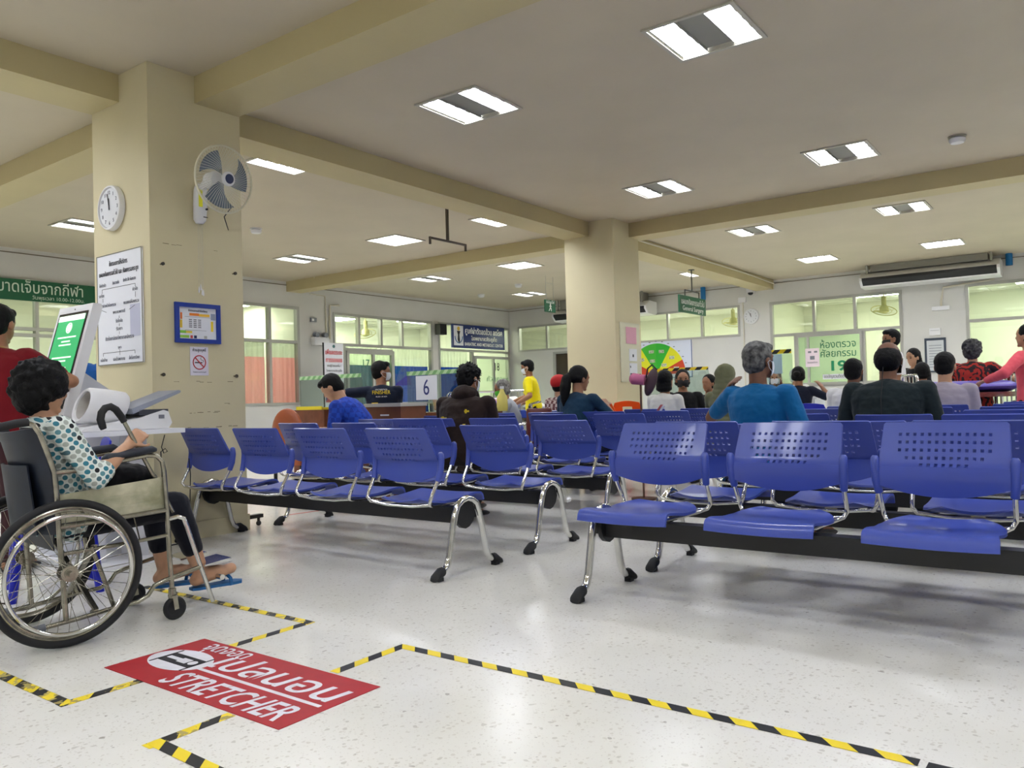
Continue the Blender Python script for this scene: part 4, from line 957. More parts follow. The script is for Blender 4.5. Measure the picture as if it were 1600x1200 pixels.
person('person with tousled black hair in a dark brown hoodie seated on the third left bench', (5.17, 4.36), 12, lean=9, slump=16, s=1.07, width=1.22, hyaw=-22, hpitch=10, hair='spiky', shirt=HOOD, sleeve='long', pants=fabric('brown_black_trousers', (30, 24, 22)), shoes=SHOEB, skin='b', mask=MASKW,
       R=(.34, -.08, .62), L=(.34, .08, .62), Rleg=((.36, -.1, .5), (-.10, -.13, .10), (.03, -.16, .05)), extra=hood, body_off=(-.02, 0, 0))
TEAL = fabric('dark_teal_tee', (22, 52, 76))
def phone(t, d):
    w = d['arms'][-1][2]; part('phone', M().cbox(w+V((.07, .02, .07)), (.008, .075, .15), Mx.Rotation(rad(20), 3, 'Y')), mat('phone_dark', (24, 30, 44), .3), t)
person('woman with a long black ponytail and dark teal tee on the fifth left bench', (6.85, 4.28), -6, lean=6, slump=8, hyaw=-25, hpitch=12, hair='pony', shirt=TEAL, pants=NAVYP, shoes=SHOEB, s=1.04, width=1.12, skin='b', R=(.34, -.16, .90), Rh=(-.2, -.8, -.8))
person('person in a plaid shirt and red cap beside the ponytail woman', (7.9, 5.17), -10, lean=6, s=.96, hair='short', shirt=pattern_mat('plaid_shirt', (196, 178, 172), (104, 60, 62), 26, 'checker'), pants=NAVYP, shoes=SHOEB, skin='a',
       extra=lambda t, d: (fuse(M().ell(d['H'](-.018, 0, .042), (.112, .098, .094), d['RH'], 24, 14), 'cap', mat('red_cap', (196, 24, 28), .7), .008, 1, t), part('cap_brim', M().ell(d['H'](.105, 0, .035), (.06, .07, .006), d['RH'], 20, 6), MAT['red_cap'], t)))
def gmask(t, d): pass
person('grey haired person with a bright green mask seated sideways in a wheelchair', (8.05, 5.9), 128, lean=8, slump=14, hpitch=14, hair='medium', hmat=GREYH, shirt=fabric('pale_grey_shirt', (178, 184, 192)), sleeve='elbow', pants=NAVYP, shoes=SHOEB, skin='b', mask=mat('green_mask', (90, 200, 60), .6), face=True, R=(.42, -.02, .86), L=(.40, .14, .84), s=.96)
person('person with black hair standing in a bright yellow polo shirt, facing left', (10.05, 7.0), 118, sit=False, s=.985, hair='short', shirt=fabric('yellow_polo', (238, 222, 20)), pants=BLKPANTS, shoes=SHOEB, skin='b', mask=MASKW, face=True, L=(.22, .34, .92), R=(.3, .05, .95), lean=5, slump=6, hpitch=10)
# people on the right
WHT = fabric('white_blouse', (222, 222, 216)); OLIVE = fabric('olive_veil', (110, 112, 84)); POLO = fabric('teal_blue_polo', (14, 96, 150)); LAV = fabric('lavender_shirt', (168, 160, 172))
person('woman with a black bob in a white blouse, seen from behind', (7.95, 3.83), -8, lean=5, slump=4, hair='bob', shirt=WHT, sleeve='elbow', pants=NAVYP, shoes=SHOEB, s=.97, skin='b')
person('woman in a black tee with a black mask, turned to the viewer', (9.35, 4.22), 200, lean=2, hair='medium', shirt=fabric('black_tee', (20, 20, 22)), pants=BLKPANTS, shoes=SHOEB, s=1.02, width=1.08, skin='b', mask=MASKB, face=True, hyaw=10, L=(.02, .52, .80), Lh=(0, 1, -1))
def veil(t, d):
    h = M(); H = d['H']; h.ell(H(-.01, 0, .02), (.112, .102, .112), d['RH'], 24, 16)
    for i in range(9):
        f = i/8; h.ell(H(-.03-.03*f, 0, -.05-.055*i), (.085+.02*f, .105+.085*f, .06), None, 20, 10)
    fuse(h, 'veil', OLIVE, .0095, 3, t, disp=(.014, .06))
person('person in a long olive green head veil, seen from behind', (7.75, 3.05), -5, lean=3, hair=None, shirt=OLIVE, sleeve='long', pants=NAVYP, shoes=SHOEB, s=1.0, extra=veil, skin='b')
person('person with dark hair sitting low between the black mask woman and the olive veil', (10.0, 4.1), 170, lean=10, hair='bun', shirt=fabric('dark_navy_top', (24, 28, 44)), sleeve='short', pants=NAVYP, shoes=SHOEB, s=.95, skin='b')
person('grey haired man in a teal blue polo, right bench, hand raised to his ear', (5.16, 1.80), -14, lean=-2, slump=6, hyaw=-12, hair='short', hmat=DGREYH, shirt=POLO, pants=NAVYP, shoes=SHOEB, s=1.06, width=1.18, skin='c', vox=.007, mask=MASKW,
       L=(.03, .275, 1.0), Lh=(0, .1, -1), Lhand=(.5, (-.5, .3, .9)), R=(.24, -.20, .70), Rh=(-.4, -.6, -1))
def wtee(t, d): pass
person('dark haired man in a white tee shirt, left of the balding man', (7.8, 1.84), -4, lean=5, hair='short', shirt=fabric('white_tee', (224, 224, 226)), pants=NAVYP, shoes=SHOEB, s=1.0, width=1.12, skin='c', mask=MASKW)
DKS = fabric('black_green_shirt', (28, 38, 40))
person('balding man in a black green shirt on the fourth right bench', (6.12, 1.22), -2, lean=6, slump=5, hair='thin', shirt=DKS, pants=BLKPANTS, shoes=SHOEB, s=1.08, width=1.36, skin='c', vox=.007, mask=MASKB, L=(.28, .26, .58), Lh=(-.5, .5, -1), R=(.28, -.26, .58), Rh=(-.5, -.5, -1),
       extra=lambda t, d: part('mask_cord', M().tube([d['H'](-.085, .012, -.01), d['H'](-.11, .012, -.08), d['C']-d['fx']*.14+V((0, .01, .1)), d['C']-d['fx']*.135+V((0, .012, -.02))], .003, 6), RUBBER, t))
person('man with short black hair in a lavender shirt on the sixth right bench', (7.86, 1.10), -4, lean=5, slump=4, hair='short', shirt=LAV, sleeve='long', pants=NAVYP, shoes=SHOEB, s=1.03, width=1.15, skin='a', hpitch=6)
person('young person in a white tee standing by room 19, black mask, facing left', (11.45, 2.16), 120, sit=False, s=1.1, hair='short', shirt=MAT['white_tee'], pants=fabric('cream_trousers', (206, 200, 178)), shoes=SHOEB, skin='b', mask=MASKB, face=True, hyaw=10)
person('woman with black hair in black clothes standing in profile beside the grey notice', (11.98, 1.95), 150, sit=False, s=.95, lean=14, hair='bob', shirt=fabric('black_top', (26, 26, 30)), pants=BLKPANTS, shoes=SHOEB, skin='a', face=True, hpitch=14)
person('seated person with black hair at the left end of the purple stretcher', (10.55, 1.70), 10, seat=.5, lean=4, hair='medium', shirt=MAT['black_top'], pants=BLKPANTS, shoes=SHOEB, s=.95, skin='b')
RF = pattern_mat('red_floral', (168, 40, 30), (36, 20, 24), 9, 'wave', th=.5)
person('grey curly haired woman in a red and black floral top behind the purple stretcher', (10.3, 1.15), -8, sit=False, s=.94, width=1.2, lean=4, hair='curly', hmat=mat('salt_black_hair', (70, 70, 72), .6, rgb2=(16, 16, 18), scale=30, bump=.5, bscale=120), shirt=RF, pants=BLKPANTS, shoes=SHOEB, skin='a', R=(.18, -.5, .9), Rh=(0, -1, -.6))
person('person with black hair and pink top holding the stretcher rail at the right edge', (9.38, .53), 72, sit=False, s=.99, width=1.05, hair='medium', shirt=fabric('coral_pink_top', (226, 92, 104)), sleeve='long', pants=BLKPANTS, shoes=SHOEB, skin='a', L=(.30, .30, 1.05), Lh=(-.3, 1, -.4))
person('staff member with brown hair in a blue top at the counter', (12.1, 3.95), 190, seat=.5, lean=4, hair='bob', hmat=mat('brown_hair', (84, 56, 40), .5), shirt=fabric('royal_blue_top', (24, 60, 150)), pants=NAVYP, shoes=SHOEB, s=.98, skin='a', mask=MASKW, face=True)
person('staff member wearing a white cloth cap, seated behind the counter', (13.6, 4.1), 185, seat=.55, lean=4, hair=None, shirt=WHT, pants=NAVYP, shoes=SHOEB, s=.98, skin='a', mask=MASKW, face=True,
       extra=lambda t, d: fuse(M().ell(d['H'](-.02, 0, .03), (.115, .10, .105), d['RH'], 24, 14).ell(d['H'](-.05, 0, -.05), (.08, .1, .09), d['RH'], 20, 12), 'cap', WHT, .009, 2, t))
person('person with black tied hair and navy top before the counter, hand lifted', (11.2, 3.35), 5, seat=.5, lean=6, hair='bun', shirt=MAT['dark_navy_top'], pants=NAVYP, shoes=SHOEB, s=1.0, skin='b', R=(.16, -.28, 1.04), Rh=(0, -1, -.6))

# ================================================================ WHEELCHAIR
WO = (1.63, 3.82); WA = rad(-6)
def to_w(x, y): return (WO[0]+x*cos(WA)-y*sin(WA), WO[1]+x*sin(WA)+y*cos(WA))
t = thing('wheelchair', 'steel wheelchair with navy vinyl back in the left foreground', 'wheelchair', (*WO, 0), WA)
def wheel_part(s):
    c = V((0, s*.275, .311)); ax = (0, 1, 0)
    wl = part('rear_wheel', M().torus(c, ax, .274, .010, 64, 8).torus(c, ax, .263, .006, 64, 6), STEEL, t)
    part('tire', M().torus(c, ax, .294, .017, 64, 12), RUBBER, wl)
    part('hand_rim', M().torus(c+V((0, s*.042, 0)), ax, .247, .0085, 64, 10), CHROME, wl)
    cl = M()
    for k in range(6):
        a = 2*pi*k/6+.3; d = V((cos(a), 0, sin(a))); cl.bar(c+d*.262, c+d*.247+V((0, s*.042, 0)), .012, .004)
    part('rim_clip', cl, STEEL, wl)
    part('hub', M().cyl(c-V((0, .035, 0)), c+V((0, .035, 0)), .022, 20).cyl(c-V((0, .03, 0)), c-V((0, .022, 0)), .034, 20).cyl(c+V((0, .022, 0)), c+V((0, .03, 0)), .034, 20).cyl(c+V((0, s*.03, 0)), c+V((0, s*.06, 0)), .013, 12), STEEL, wl)
    sp = M()
    for k in range(36):
        a = 2*pi*k/36; b = a+(.55 if k % 2 else -.55); side = (.026 if k % 4 < 2 else -.026)
        sp.tube([c+V((cos(b)*.03, side, sin(b)*.03)), c+V((cos(a)*.262, 0, sin(a)*.262))], .0013, 4, cap=False)
    part('spokes', sp, STEEL, wl)
for s in (-1, 1): wheel_part(s)
for s in (-1, 1):
    y = s*.225
    part('back_post', M().tube([(.008, y, .098), (-.004, y, .30), (-.014, y, .474), (-.02, y, .636), (-.028, y, .737), (-.060, y, .84), (-.082, y, .905), (-.105, y, .942), (-.14, y, .955), (-.20, y, .945)], .0115, 12), STEEL, t)
    part('push_grip', M().tube([(-.125, y, .955), (-.17, y, .951), (-.245, y, .935)], .0175, 12), RUBBER, t)
    part('arm_rail', M().tube([(-.028, y, .735), (.06, y, .738), (.18, y, .757), (.36, y, .782), (.405, y, .778), (.432, y, .75), (.440, y, .70), (.446, y, .60), (.452, y, .50), (.458, y, .30), (.468, y, .14)], .0112, 12), STEEL, t)
    ap = M().loft([((.165, y, .778), V((0, .010, 0)), V((0, 0, .008))), ((.18, y, .784), V((0, .026, 0)), V((0, 0, .016))), ((.30, y, .800), V((0, .028, 0)), V((0, 0, .018))), ((.385, y, .808), V((0, .027, 0)), V((0, 0, .017))), ((.405, y, .806), V((0, .012, 0)), V((0, 0, .009)))], 16)
    part('arm_pad', ap, NAVY, t)
    pn = M().prism([(-.018, .507), (.452, .53), (.447, .675), (-.024, .636)], (0, y-s*.016, 0), (1, 0, 0), (0, 0, 1), .003)
    for z in (.0, .05): pn.bar((-.018, y-s*.016+s*.004, .535+z), (.45, y-s*.016+s*.004, .568+z), .006, .012)
    part('side_panel', pn, mat('worn_cream_metal', (206, 202, 176), .35, .2, rgb2=(150, 150, 120), scale=9), t)
    part('seat_rail', M().tube([(-.018, y, .50), (.452, y, .52)], .011, 10).tube([(.0, y, .385), (.28, y, .392), (.454, y, .402)], .009, 10), STEEL, t)
    part('lower_rail', M().tube([(-.085, y, .088), (.06, y, .098), (.20, y, .112), (.31, y, .118), (.355, y, .138), (.385, y, .178), (.43, y, .192), (.615, y, .228)], .0105, 12), STEEL, t)
    part('tip_cap', M().cyl((-.145, y, .083), (-.075, y, .090), .0165, 12), GREYP, t)
    part('front_stay', M().tube([(.455, y, .475), (.50, y, .482), (.53, y, .47), (.545, y, .43), (.60, y, .255), (.668, y, .048)], .0108, 12), CHROME, t)
    fp = part('foot_plate', M().box(.66, .80, y-s*.02, y-s*.175, .10, .108, Mx.Rotation(rad(-6), 4, 'Y') @ Mx.Translation((.0, 0, .05))).cyl((.72, y, .155), (.72, y-s*.05, .155), .014, 10), CHROME, t)
    fk = part('caster_fork', M().cyl((.468, y, .105), (.468, y, .15), .017, 14).box(.458, .484, y-.026, y+.026, .108, .118).bar((.47, y-.023, .11), (.478, y-.023, .052), .004, .022).bar((.47, y+.023, .11), (.478, y+.023, .052), .004, .022), STEEL, t)
    part('caster_wheel', M().torus((.478, y, .055), (0, 1, 0), .040, .015, 24, 10).cyl((.478, y-.01, .055), (.478, y+.01, .055), .032, 16), RUBBER, fk)
    part('brake_lever', M().bar((.33, y-s*.02, .40), (.30, y-s*.035, .56), .016, .005).cyl((.30, y-s*.035, .55), (.298, y-s*.035, .60), .011, 10), STEEL, t)
    part('diagonal_stay', M().tube([(.115, y, .40), (.16, y, .26), (.205, y, .115)], .010, 10), STEEL, t)
part('cross_brace', M().bar((.13, -.22, .12), (.10, .22, .40), .022, .012).bar((.16, .22, .12), (.13, -.22, .40), .022, .012).bar((.13, -.22, .12), (.13, -.18, .10), .02), STEEL, t)
part('seat_sling', M().grid(lambda u, v: V((.0+.44*u, -.215+.43*v, .515+.01*u-.022*sin(pi*v))), 8, 10), NAVY, t, solid=.012, sharp=80)
def bk(u, v):
    z = .47+.46*u; x = -.022 if z < .64 else -.022-(z-.64)*.215
    return V((x-.085*sin(pi*v)**.6*(.65+.35*u), -.222+.444*v, z-.02*sin(pi*v)*(1 if u > .9 else 0)))
part('back_sling', M().grid(bk, 14, 14), NAVY, t, solid=.01, sharp=80)
pk = M().grid(lambda u, v: V((-.036-.036*u-.082*sin(pi*(.12+.76*v))**.6, -.165+.33*v, .47+.30*u)), 8, 10); part('back_pocket', pk, NAVY, t, solid=.008, sharp=80)
part('side_guard', M().grid(lambda u, v: V((-.03+.0*u, -.2+.4*v, .40+.1*u)), 2, 4), NAVY, t, solid=.006)
# woman
DOTS = dots_mat()
def flip(tt, d):
    for q in (-1, 1):
        h_, k_, an, toe = d['legs'][q]; dd = (toe-an); dd.y *= .5; dd.normalize(); n2 = dd.cross(V((0, 0, 1))).normalized(); upn = n2.cross(dd)
        if upn.z < 0: upn = -upn
        c0 = an-upn*.078-dd*.055
        pl = [(-.0, -.02), (.03, -.034), (.12, -.034), (.20, -.045), (.25, -.036), (.272, 0), (.25, .036), (.20, .044), (.12, .034), (.03, .034), (0, .02)]
        part('slipper', M().prism(pl, c0-upn*.0, dd, n2, -.014), mat('blue_slipper', (16, 92, 150), .5), tt)
        part('slipper_strap', M().tube([c0+dd*.19+n2*.045, c0+dd*.19+n2*.035+upn*.035, c0+dd*.185+upn*.052, c0+dd*.19-n2*.035+upn*.035, c0+dd*.19-n2*.045], .009, 8), MAT['blue_slipper'], tt)
wx, wy = to_w(.08, 0)
person('woman with short curly black hair and dotted teal blouse sitting in the wheelchair', (wx, wy), -6, seat=.455, s=.93, width=1.16, lean=-13, slump=8, hyaw=-14, hpitch=8, hair='afro', shirt=DOTS, sleeve='elbow', pants=fabric('black_capri', (16, 18, 28)), legs='capri', skin='a', vox=.006,
       R=(.215, -.195, .835), Rh=(-.15, -.35, -1), Rhand=(1.25, (.1, -.75, .6)), L=(.30, .14, .66), Rleg=((.46, -.12, .525), (.58, -.13, .175), (.735, -.13, .172)), Lleg=((.45, .12, .52), (.505, .115, .165), (.665, .12, .155)), extra=flip, neck=-.02)
# cane, in wheelchair coordinates
t = thing('walking_cane', 'steel walking cane with a black foam crook in her right hand', 'cane', (*WO, 0), WA)
part('shaft', M().tube([(.262, -.205, .958), (.315, -.200, .855), (.50, -.18, .50)], .0095, 12), STEEL, t)
part('crook', M().tube([(.272, -.205, .94), (.258, -.205, .966), (.235, -.207, .998), (.212, -.208, 1.012), (.188, -.209, 1.006), (.172, -.21, .985), (.167, -.21, .955), (.175, -.21, .925), (.180, -.21, .912)], [.014, .016, .0165, .0165, .0165, .0165, .0165, .016, .013], 14), RUBBER, t)
t = thing('cloth_bag', 'black cloth bag lying on the lap of the woman in the wheelchair', 'bag', (*WO, 0), WA)
bm = M().ell((.33, -.04, .69), (.11, .14, .055), None, 20, 12).ell((.25, -.09, .69), (.09, .08, .06), None, 16, 10).ell((.40, -.12, .665), (.05, .05, .045), None, 16, 10)
fuse(bm, 'bag_body', fabric('black_cloth', (20, 20, 24)), .008, 3, t, disp=(.02, .05))

# ================================================================ KIOSK, TABLE, MONITOR
t = thing('checkin_kiosk', 'white self service kiosk with a tilted green screen left of the near column', 'kiosk', (2.6, 5.66, 0))
KL = Mx.Translation((2.37, 5.66, .72)) @ Mx.Rotation(rad(15.3), 4, 'Y')     # tilted head: local z runs up the screen
def kbox(nm, x0, x1, y0, y1, z0, z1, mt, pr=None):
    mm = M().box(x0, x1, y0, y1, z0, z1, KL); return part(nm, mm, mt, pr or t, world=True)
hd_ = M().prism([(0, 0), (.065, 0), (.065, 1.03), (.05, 1.045), (.0, 1.035)], (0, 0, 0), (1, 0, 0), (0, 0, 1), -.48)
hd_.v = [KL @ (p+V((0, -.24, 0))) for p in hd_.v]; part('screen_head', hd_, WHITEP, t, world=True)
sc = kbox('screen_bezel', -.004, 0, -.205, .205, .30, .985, mat('screen_black', (12, 14, 16), .15))
kbox('screen', -.006, -.004, -.185, .185, .33, .965, emat('screen_green', (40, 160, 92), .75), sc)
kbox('screen_bar', -.0075, -.006, -.185, .185, .925, .965, emat('screen_white', (220, 240, 220), .9), sc)
kbox('screen_button', -.0075, -.006, -.10, .10, .545, .59, MAT['screen_white'], sc)
for z, w_ in ((.80, .26), (.77, .12), (.745, .17), (.655, .27), (.63, .14)): kbox('screen_line', -.0075, -.006, -w_/2, w_/2, z, z+.010, MAT['screen_white'], sc)
em = M().torus((-.0065, 0, .872), (1, 0, 0), .035, .004, 24, 6); em.cyl((-.0065, 0, .872), (-.0075, 0, .872), .026, 20); em.v = [KL @ p for p in em.v]; part('screen_emblem', em, MAT['screen_white'], sc, world=True)
kbox('camera_dot', -.003, 0, -.004, .004, 1.005, 1.013, INK)
part('body', M().prism([(2.44, .0), (2.90, .0), (2.90, 1.05), (2.56, 1.29), (2.52, 1.26), (2.47, .9)], (0, 5.84, 0), (1, 0, 0), (0, 0, 1), .34), mat('pale_grey_panel', (206, 208, 216), .4), t, world=True)
part('foot', M().box(2.35, 3.0, 5.46, 5.88, 0, .04), WHITEP, t, world=True)
t = thing('side_table', 'white table carrying the blood pressure monitor before the near column', 'table', (2.45, 5.2, 0))
part('table_top', M().box(2.33, 3.0, 4.94, 5.34, .832, .862), WHITE, t, world=True)
part('post', M().box(2.71, 2.83, 5.12, 5.24, .03, .832), mat('pale_post', (206, 206, 210), .4), t, world=True); part('post', M().box(2.44, 2.54, 5.10, 5.20, .03, .832), MAT['pale_post'], t, world=True)
part('base', M().box(2.40, 2.92, 4.98, 5.32, .0, .03), WHITEP, t, world=True)
t = thing('blood_pressure_monitor', 'white arm-in blood pressure monitor with open cuff on the side table', 'monitor', (2.62, 5.17, .862))
part('base_body', M().prism([(2.36, .864), (2.93, .864), (2.955, .90), (2.93, .975), (2.90, .985), (2.72, .935), (2.56, .915), (2.38, .885)], (0, 5.32, 0), (1, 0, 0), (0, 0, 1), .30), WHITEP, t, world=True)
ca, cb = V((2.44, 5.17, 1.03)), V((2.69, 5.17, 1.005)); cx_ = (cb-ca).normalized(); cz_ = V((0, 0, 1)); cz_ = (cz_-cx_*cz_.dot(cx_)).normalized(); tl = (cz_*.115+cx_*.03)
cy_ = V((0, .105, 0))
def ring(p, k, kk=None): return (p, cy_*k, tl*(kk or k))
def tunnel(rings, n=36):
    mm = M(); vs = [c+a*cos(2*pi*j/n)+b*sin(2*pi*j/n) for c, a, b in rings for j in range(n)]; k = len(rings)
    return mm.add(vs, [(i*n+j, i*n+(j+1) % n, ((i+1) % k)*n+(j+1) % n, ((i+1) % k)*n+j) for i in range(k) for j in range(n)])
part('cuff_housing', tunnel([ring(ca, .80), ring(ca-cx_*.006, .92), ring(ca+cx_*.01, 1.0), ring(ca+cx_*.12, 1.0), ring(cb-cx_*.02, .97, .93), ring(cb, .88, .8), ring(cb-cx_*.01, .76, .7), ring(ca+cx_*.05, .78)]), WHITEP, t, world=True, sharp=60)
rr = random.Random(4)
lnr = M(); n_ = 30
def lf(u, v):
    a = 2*pi*v; k = .76-.20*sin(pi*min(1, u*1.3))-.05*sin(a*5+u*4)*sin(pi*u); return ca+cx_*(.01+.2*u)+cy_*k*cos(a)+tl*k*sin(a)
lnr.grid(lf, 10, 40); part('cuff_lining', lnr, fabric('grey_lining', (176, 172, 166)), t, world=True, sharp=70)
part('display_tray', M().prism([(2.70, .965), (3.03, 1.10), (3.035, 1.112), (3.02, 1.118), (2.69, 1.0)], (0, 5.30, 0), (1, 0, 0), (0, 0, 1), .26), mat('grey_blue_lid', (150, 156, 172), .35), t, world=True)
part('vent', M().box(2.74, 2.94, 5.04, 5.30, .955, .992), mat('dark_grey_plastic', (54, 56, 66), .5), t, world=True)
part('maker_plate', M().box(2.86, 2.90, 5.0185, 5.0199, .93, .955), GREYINK, t, world=True)
t = thing('monitor_cable', 'black looped cable hanging under the side table', 'cable', (2.95, 5.1, .6))
part('cord', M().tube([(2.90, 5.02, .82), (2.87, 5.01, .74), (2.88, 5.0, .70), (2.905, 5.0, .71), (2.89, 5.0, .73), (2.865, 5.01, .71), (2.875, 5.02, .55), (2.87, 5.05, .2), (2.86, 5.1, .035)], .0035, 6), RUBBER, t, world=True)
def plastic_chair(x, y, rz, mt, label, cat='chair', back=True, group=None):
    t = thing('plastic_chair', label, cat, (x, y, 0), rz, group)
    part('seat', M().grid(lambda u, v: V((-.2+.4*u, -.21+.42*v, .43+.01*cos(2*pi*v)-.012*sin(pi*u))), 8, 8), mt, t, solid=.012, sharp=70)
    for a in (-1, 1):
        for b in (-1, 1): part('leg', M().loft([((a*.16, b*.17, .42), V((.03, 0, 0)), V((0, .03, 0))), ((a*.205, b*.205, .0), V((.022, 0, 0)), V((0, .022, 0)))], 10), mt, t)
    if back:
        def bf(u, v):
            z = .45+.37*u; w_ = .20+.015*sin(pi*u)-.05*max(0, u-.8)*3; return V((-.19-.09*u-.02*cos((v-.5)*pi)*0, (2*v-1)*w_, z+.02*sin(pi*v)*u))
        g = M(); g.grid(bf, 12, 12)
        g.f = [f for i, f in enumerate(g.f) if not (i//12 in (8, 9) and 4 <= i % 12 <= 7)]; g.mi = [0]*len(g.f)
        part('backrest', g, mt, t, solid=.012, sharp=70)
    return t
plastic_chair(2.06, 4.72, rad(160), STOOLB, 'deep blue plastic chair behind the wheelchair at the left edge')
oc1 = plastic_chair(9.10, 5.16, rad(5), ORANGE, 'orange plastic chair right beside the ponytail woman in the view', group='orange plastic chairs by the far column'); oc2 = plastic_chair(9.50, 4.98, rad(5), ORANGE, 'orange plastic chair farther right, at the foot of the far column', group='orange plastic chairs by the far column'); oc1.scale = oc2.scale = (1, 1, 1.1)
plastic_chair(8.55, 6.85, rad(120), STOOLB, 'deep blue plastic chair with a hand hole beside the grey haired patient'); plastic_chair(10.2, 2.95, rad(20), STOOLB, 'deep blue plastic chair before the counter of room 19')
plastic_chair(9.35, 4.2, rad(200), STOOLB, 'deep blue plastic chair under the woman with the black mask')

# ================================================================ SIGNS
t = thing('clinic_sign', 'long dark green sports injury clinic sign on the far left wall', 'sign', (5.0, Y1-.03, 2.73))
part('panel', M().box(3.6, 6.60, Y1-.06, Y1-.02, 2.735, 3.06), GREEN, t, world=True)
text(t, 'คลินิกบาดเจ็บจากกีฬา', .25, (6.40, Y1-.062, 2.86), xl, zu, mat('pale_green_lettering', (208, 226, 206)), fit=1.78, align='R', bold=.001)
text(t, 'วันพุธเวลา 10.00-12.00น.', .08, (6.42, Y1-.062, 2.765), xl, zu, MAT['pale_green_lettering'], fit=.80, align='R')
t = thing('centre_sign', 'blue bariatric and metabolic centre sign above door 18', 'sign', (16.8, Y1-.05, 2.36))
part('panel', M().box(15.72, 17.94, Y1-.09, Y1-.02, 2.36, 2.975), SIGNBLUE, t, world=True)
part('emblem_panel', M().box(15.75, 16.13, Y1-.095, Y1-.09, 2.42, 2.94), WHITE, t, world=True)
eb = M().cyl((15.94, Y1-.098, 2.86), (15.94, Y1-.096, 2.86), .055, 16); part('emblem_sun', eb, mat('emblem_gold', (226, 190, 70)), t, world=True)
part('emblem_figure', M().loft([((15.94, Y1-.098, 2.80), V((.07, 0, 0)), V((0, .001, 0))), ((15.94, Y1-.098, 2.70), V((.03, 0, 0)), V((0, .001, 0))), ((15.94, Y1-.098, 2.56), V((.045, 0, 0)), V((0, .001, 0))), ((15.96, Y1-.098, 2.47), V((.01, 0, 0)), V((0, .001, 0)))], 12), INK, t, world=True)
ar = M().tube([(15.94+.15*cos(a), Y1-.098, 2.66+.17*sin(a)) for a in [pi+pi*i/14 for i in range(15)]], .012, 6); part('emblem_arc', ar, mat('emblem_blue', (50, 110, 170)), t, world=True)
text(t, 'ศูนย์ผ่าตัดลดอ้วน ลดโรค', .2, (17.02, Y1-.092, 2.75), xl, zu, LETTER, fit=1.62, bold=.006); text(t, 'โรงพยาบาลวชิระภูเก็ต', .14, (17.02, Y1-.092, 2.58), xl, zu, LETTER, fit=1.12, bold=.003)
text(t, 'BARIATRIC AND METABOLIC CENTER', .13, (17.02, Y1-.092, 2.43), xl, zu, LETTER, fit=1.66, height=.085, bold=.002)
# hanging signs
t = thing('hanging_sign', 'green general surgery sign hanging from the beam near the back wall', 'sign', (14.16, 6.15, 2.5))
part('panel', M().box(13.56, 14.76, 6.135, 6.165, 2.50, 2.82), GREEN, t, world=True)
text(t, 'แผนกศัลยกรรมทั่วไป', .18, (14.16, 6.134, 2.66), xl, zu, LETTER, fit=1.05, height=.125); text(t, 'General Surgery', .12, (14.16, 6.134, 2.545), xl, zu, LETTER, fit=.95)
part('hanger', M().cyl((14.16, 6.15, 2.93), (14.16, 6.15, 3.34), .014, 8).cyl((14.16, 6.15, 3.33), (14.16, 6.15, 3.34), .06, 12).tube([(13.84, 6.15, 2.82), (13.84, 6.15, 2.93), (14.48, 6.15, 2.93), (14.48, 6.15, 2.82)], .013, 8), mat('dark_steel', (84, 84, 80), .5), t, world=True)
t = thing('exit_sign', 'small green fire stairs sign hanging left of the far column', 'sign', (14.0, 9.27, 2.79))
part('panel', M().box(13.80, 14.20, 9.26, 9.28, 2.79, 3.045), GREEN, t, world=True); text(t, 'บันไดหนีไฟ', .08, (14.0, 9.258, 2.975), xl, zu, LETTER, fit=.30)
rn = M(); 
for a, b, r_ in (((0, .155), (0, .09), .014), ((0, .09), (-.03, .05), .010), ((-.03, .05), (-.05, .02), .009), ((0, .09), (.03, .06), .010), ((.03, .06), (.03, .02), .009), ((0, .14), (.04, .11), .007), ((0, .14), (-.035, .11), .007), ((0, .172), (0, .173), .013)):
    rn.cap((14.0+a[0], 9.258, 2.80+a[1]), r_, (14.0+b[0], 9.258, 2.80+b[1]), r_, 8)
part('running_figure', rn, LETTER, t, world=True)
part('hanger', M().cyl((13.86, 9.27, 3.04), (13.86, 9.27, H), .004, 6).cyl((14.14, 9.27, 3.04), (14.14, 9.27, H), .004, 6).bar((13.86, 9.27, 3.40), (14.14, 9.27, 3.40), .006), ALU, t, world=True)
t = thing('ceiling_bracket', 'dark empty T shaped sign bracket hanging from the ceiling', 'bracket', (7.83, 6.74, 3.0))
part('drop_rod', M().box(7.815, 7.845, 6.728, 6.758, 3.07, H).box(7.77, 7.89, 6.70, 6.785, H-.012, H), mat('dark_iron', (70, 60, 50), .6), t, world=True)
part('cross_bar', M().box(7.48, 8.20, 6.73, 6.756, 3.045, 3.07).box(7.48, 7.50, 6.73, 6.756, 2.975, 3.045).box(8.18, 8.20, 6.73, 6.756, 2.975, 3.045), MAT['dark_iron'], t, world=True)
for x, y, lb in ((9.25, 1.09, 'white smoke detector on the ceiling at the upper right'), (7.07, 9.72, 'white round detector on the ceiling right of the wall fan'), (14.45, 10.40, 'white round detector on the ceiling left of the far column'), (15.19, 12.05, 'tiny white detector on the ceiling above the centre sign')):
    t = thing('smoke_detector', lb, 'smoke detector', (x, y, H), group='ceiling detectors'); part('base_ring', M().cyl((0, 0, -.012), (0, 0, 0), .085, 24), mat('detector_base', (150, 146, 130)) if x == 9.25 else WHITEP, t)
    part('head', M().lathe([(.03, -.075), (.062, -.07), (.075, -.05), (.078, -.03), (.06, -.012)], (0, 0, 0), n=24), WHITEP, t)
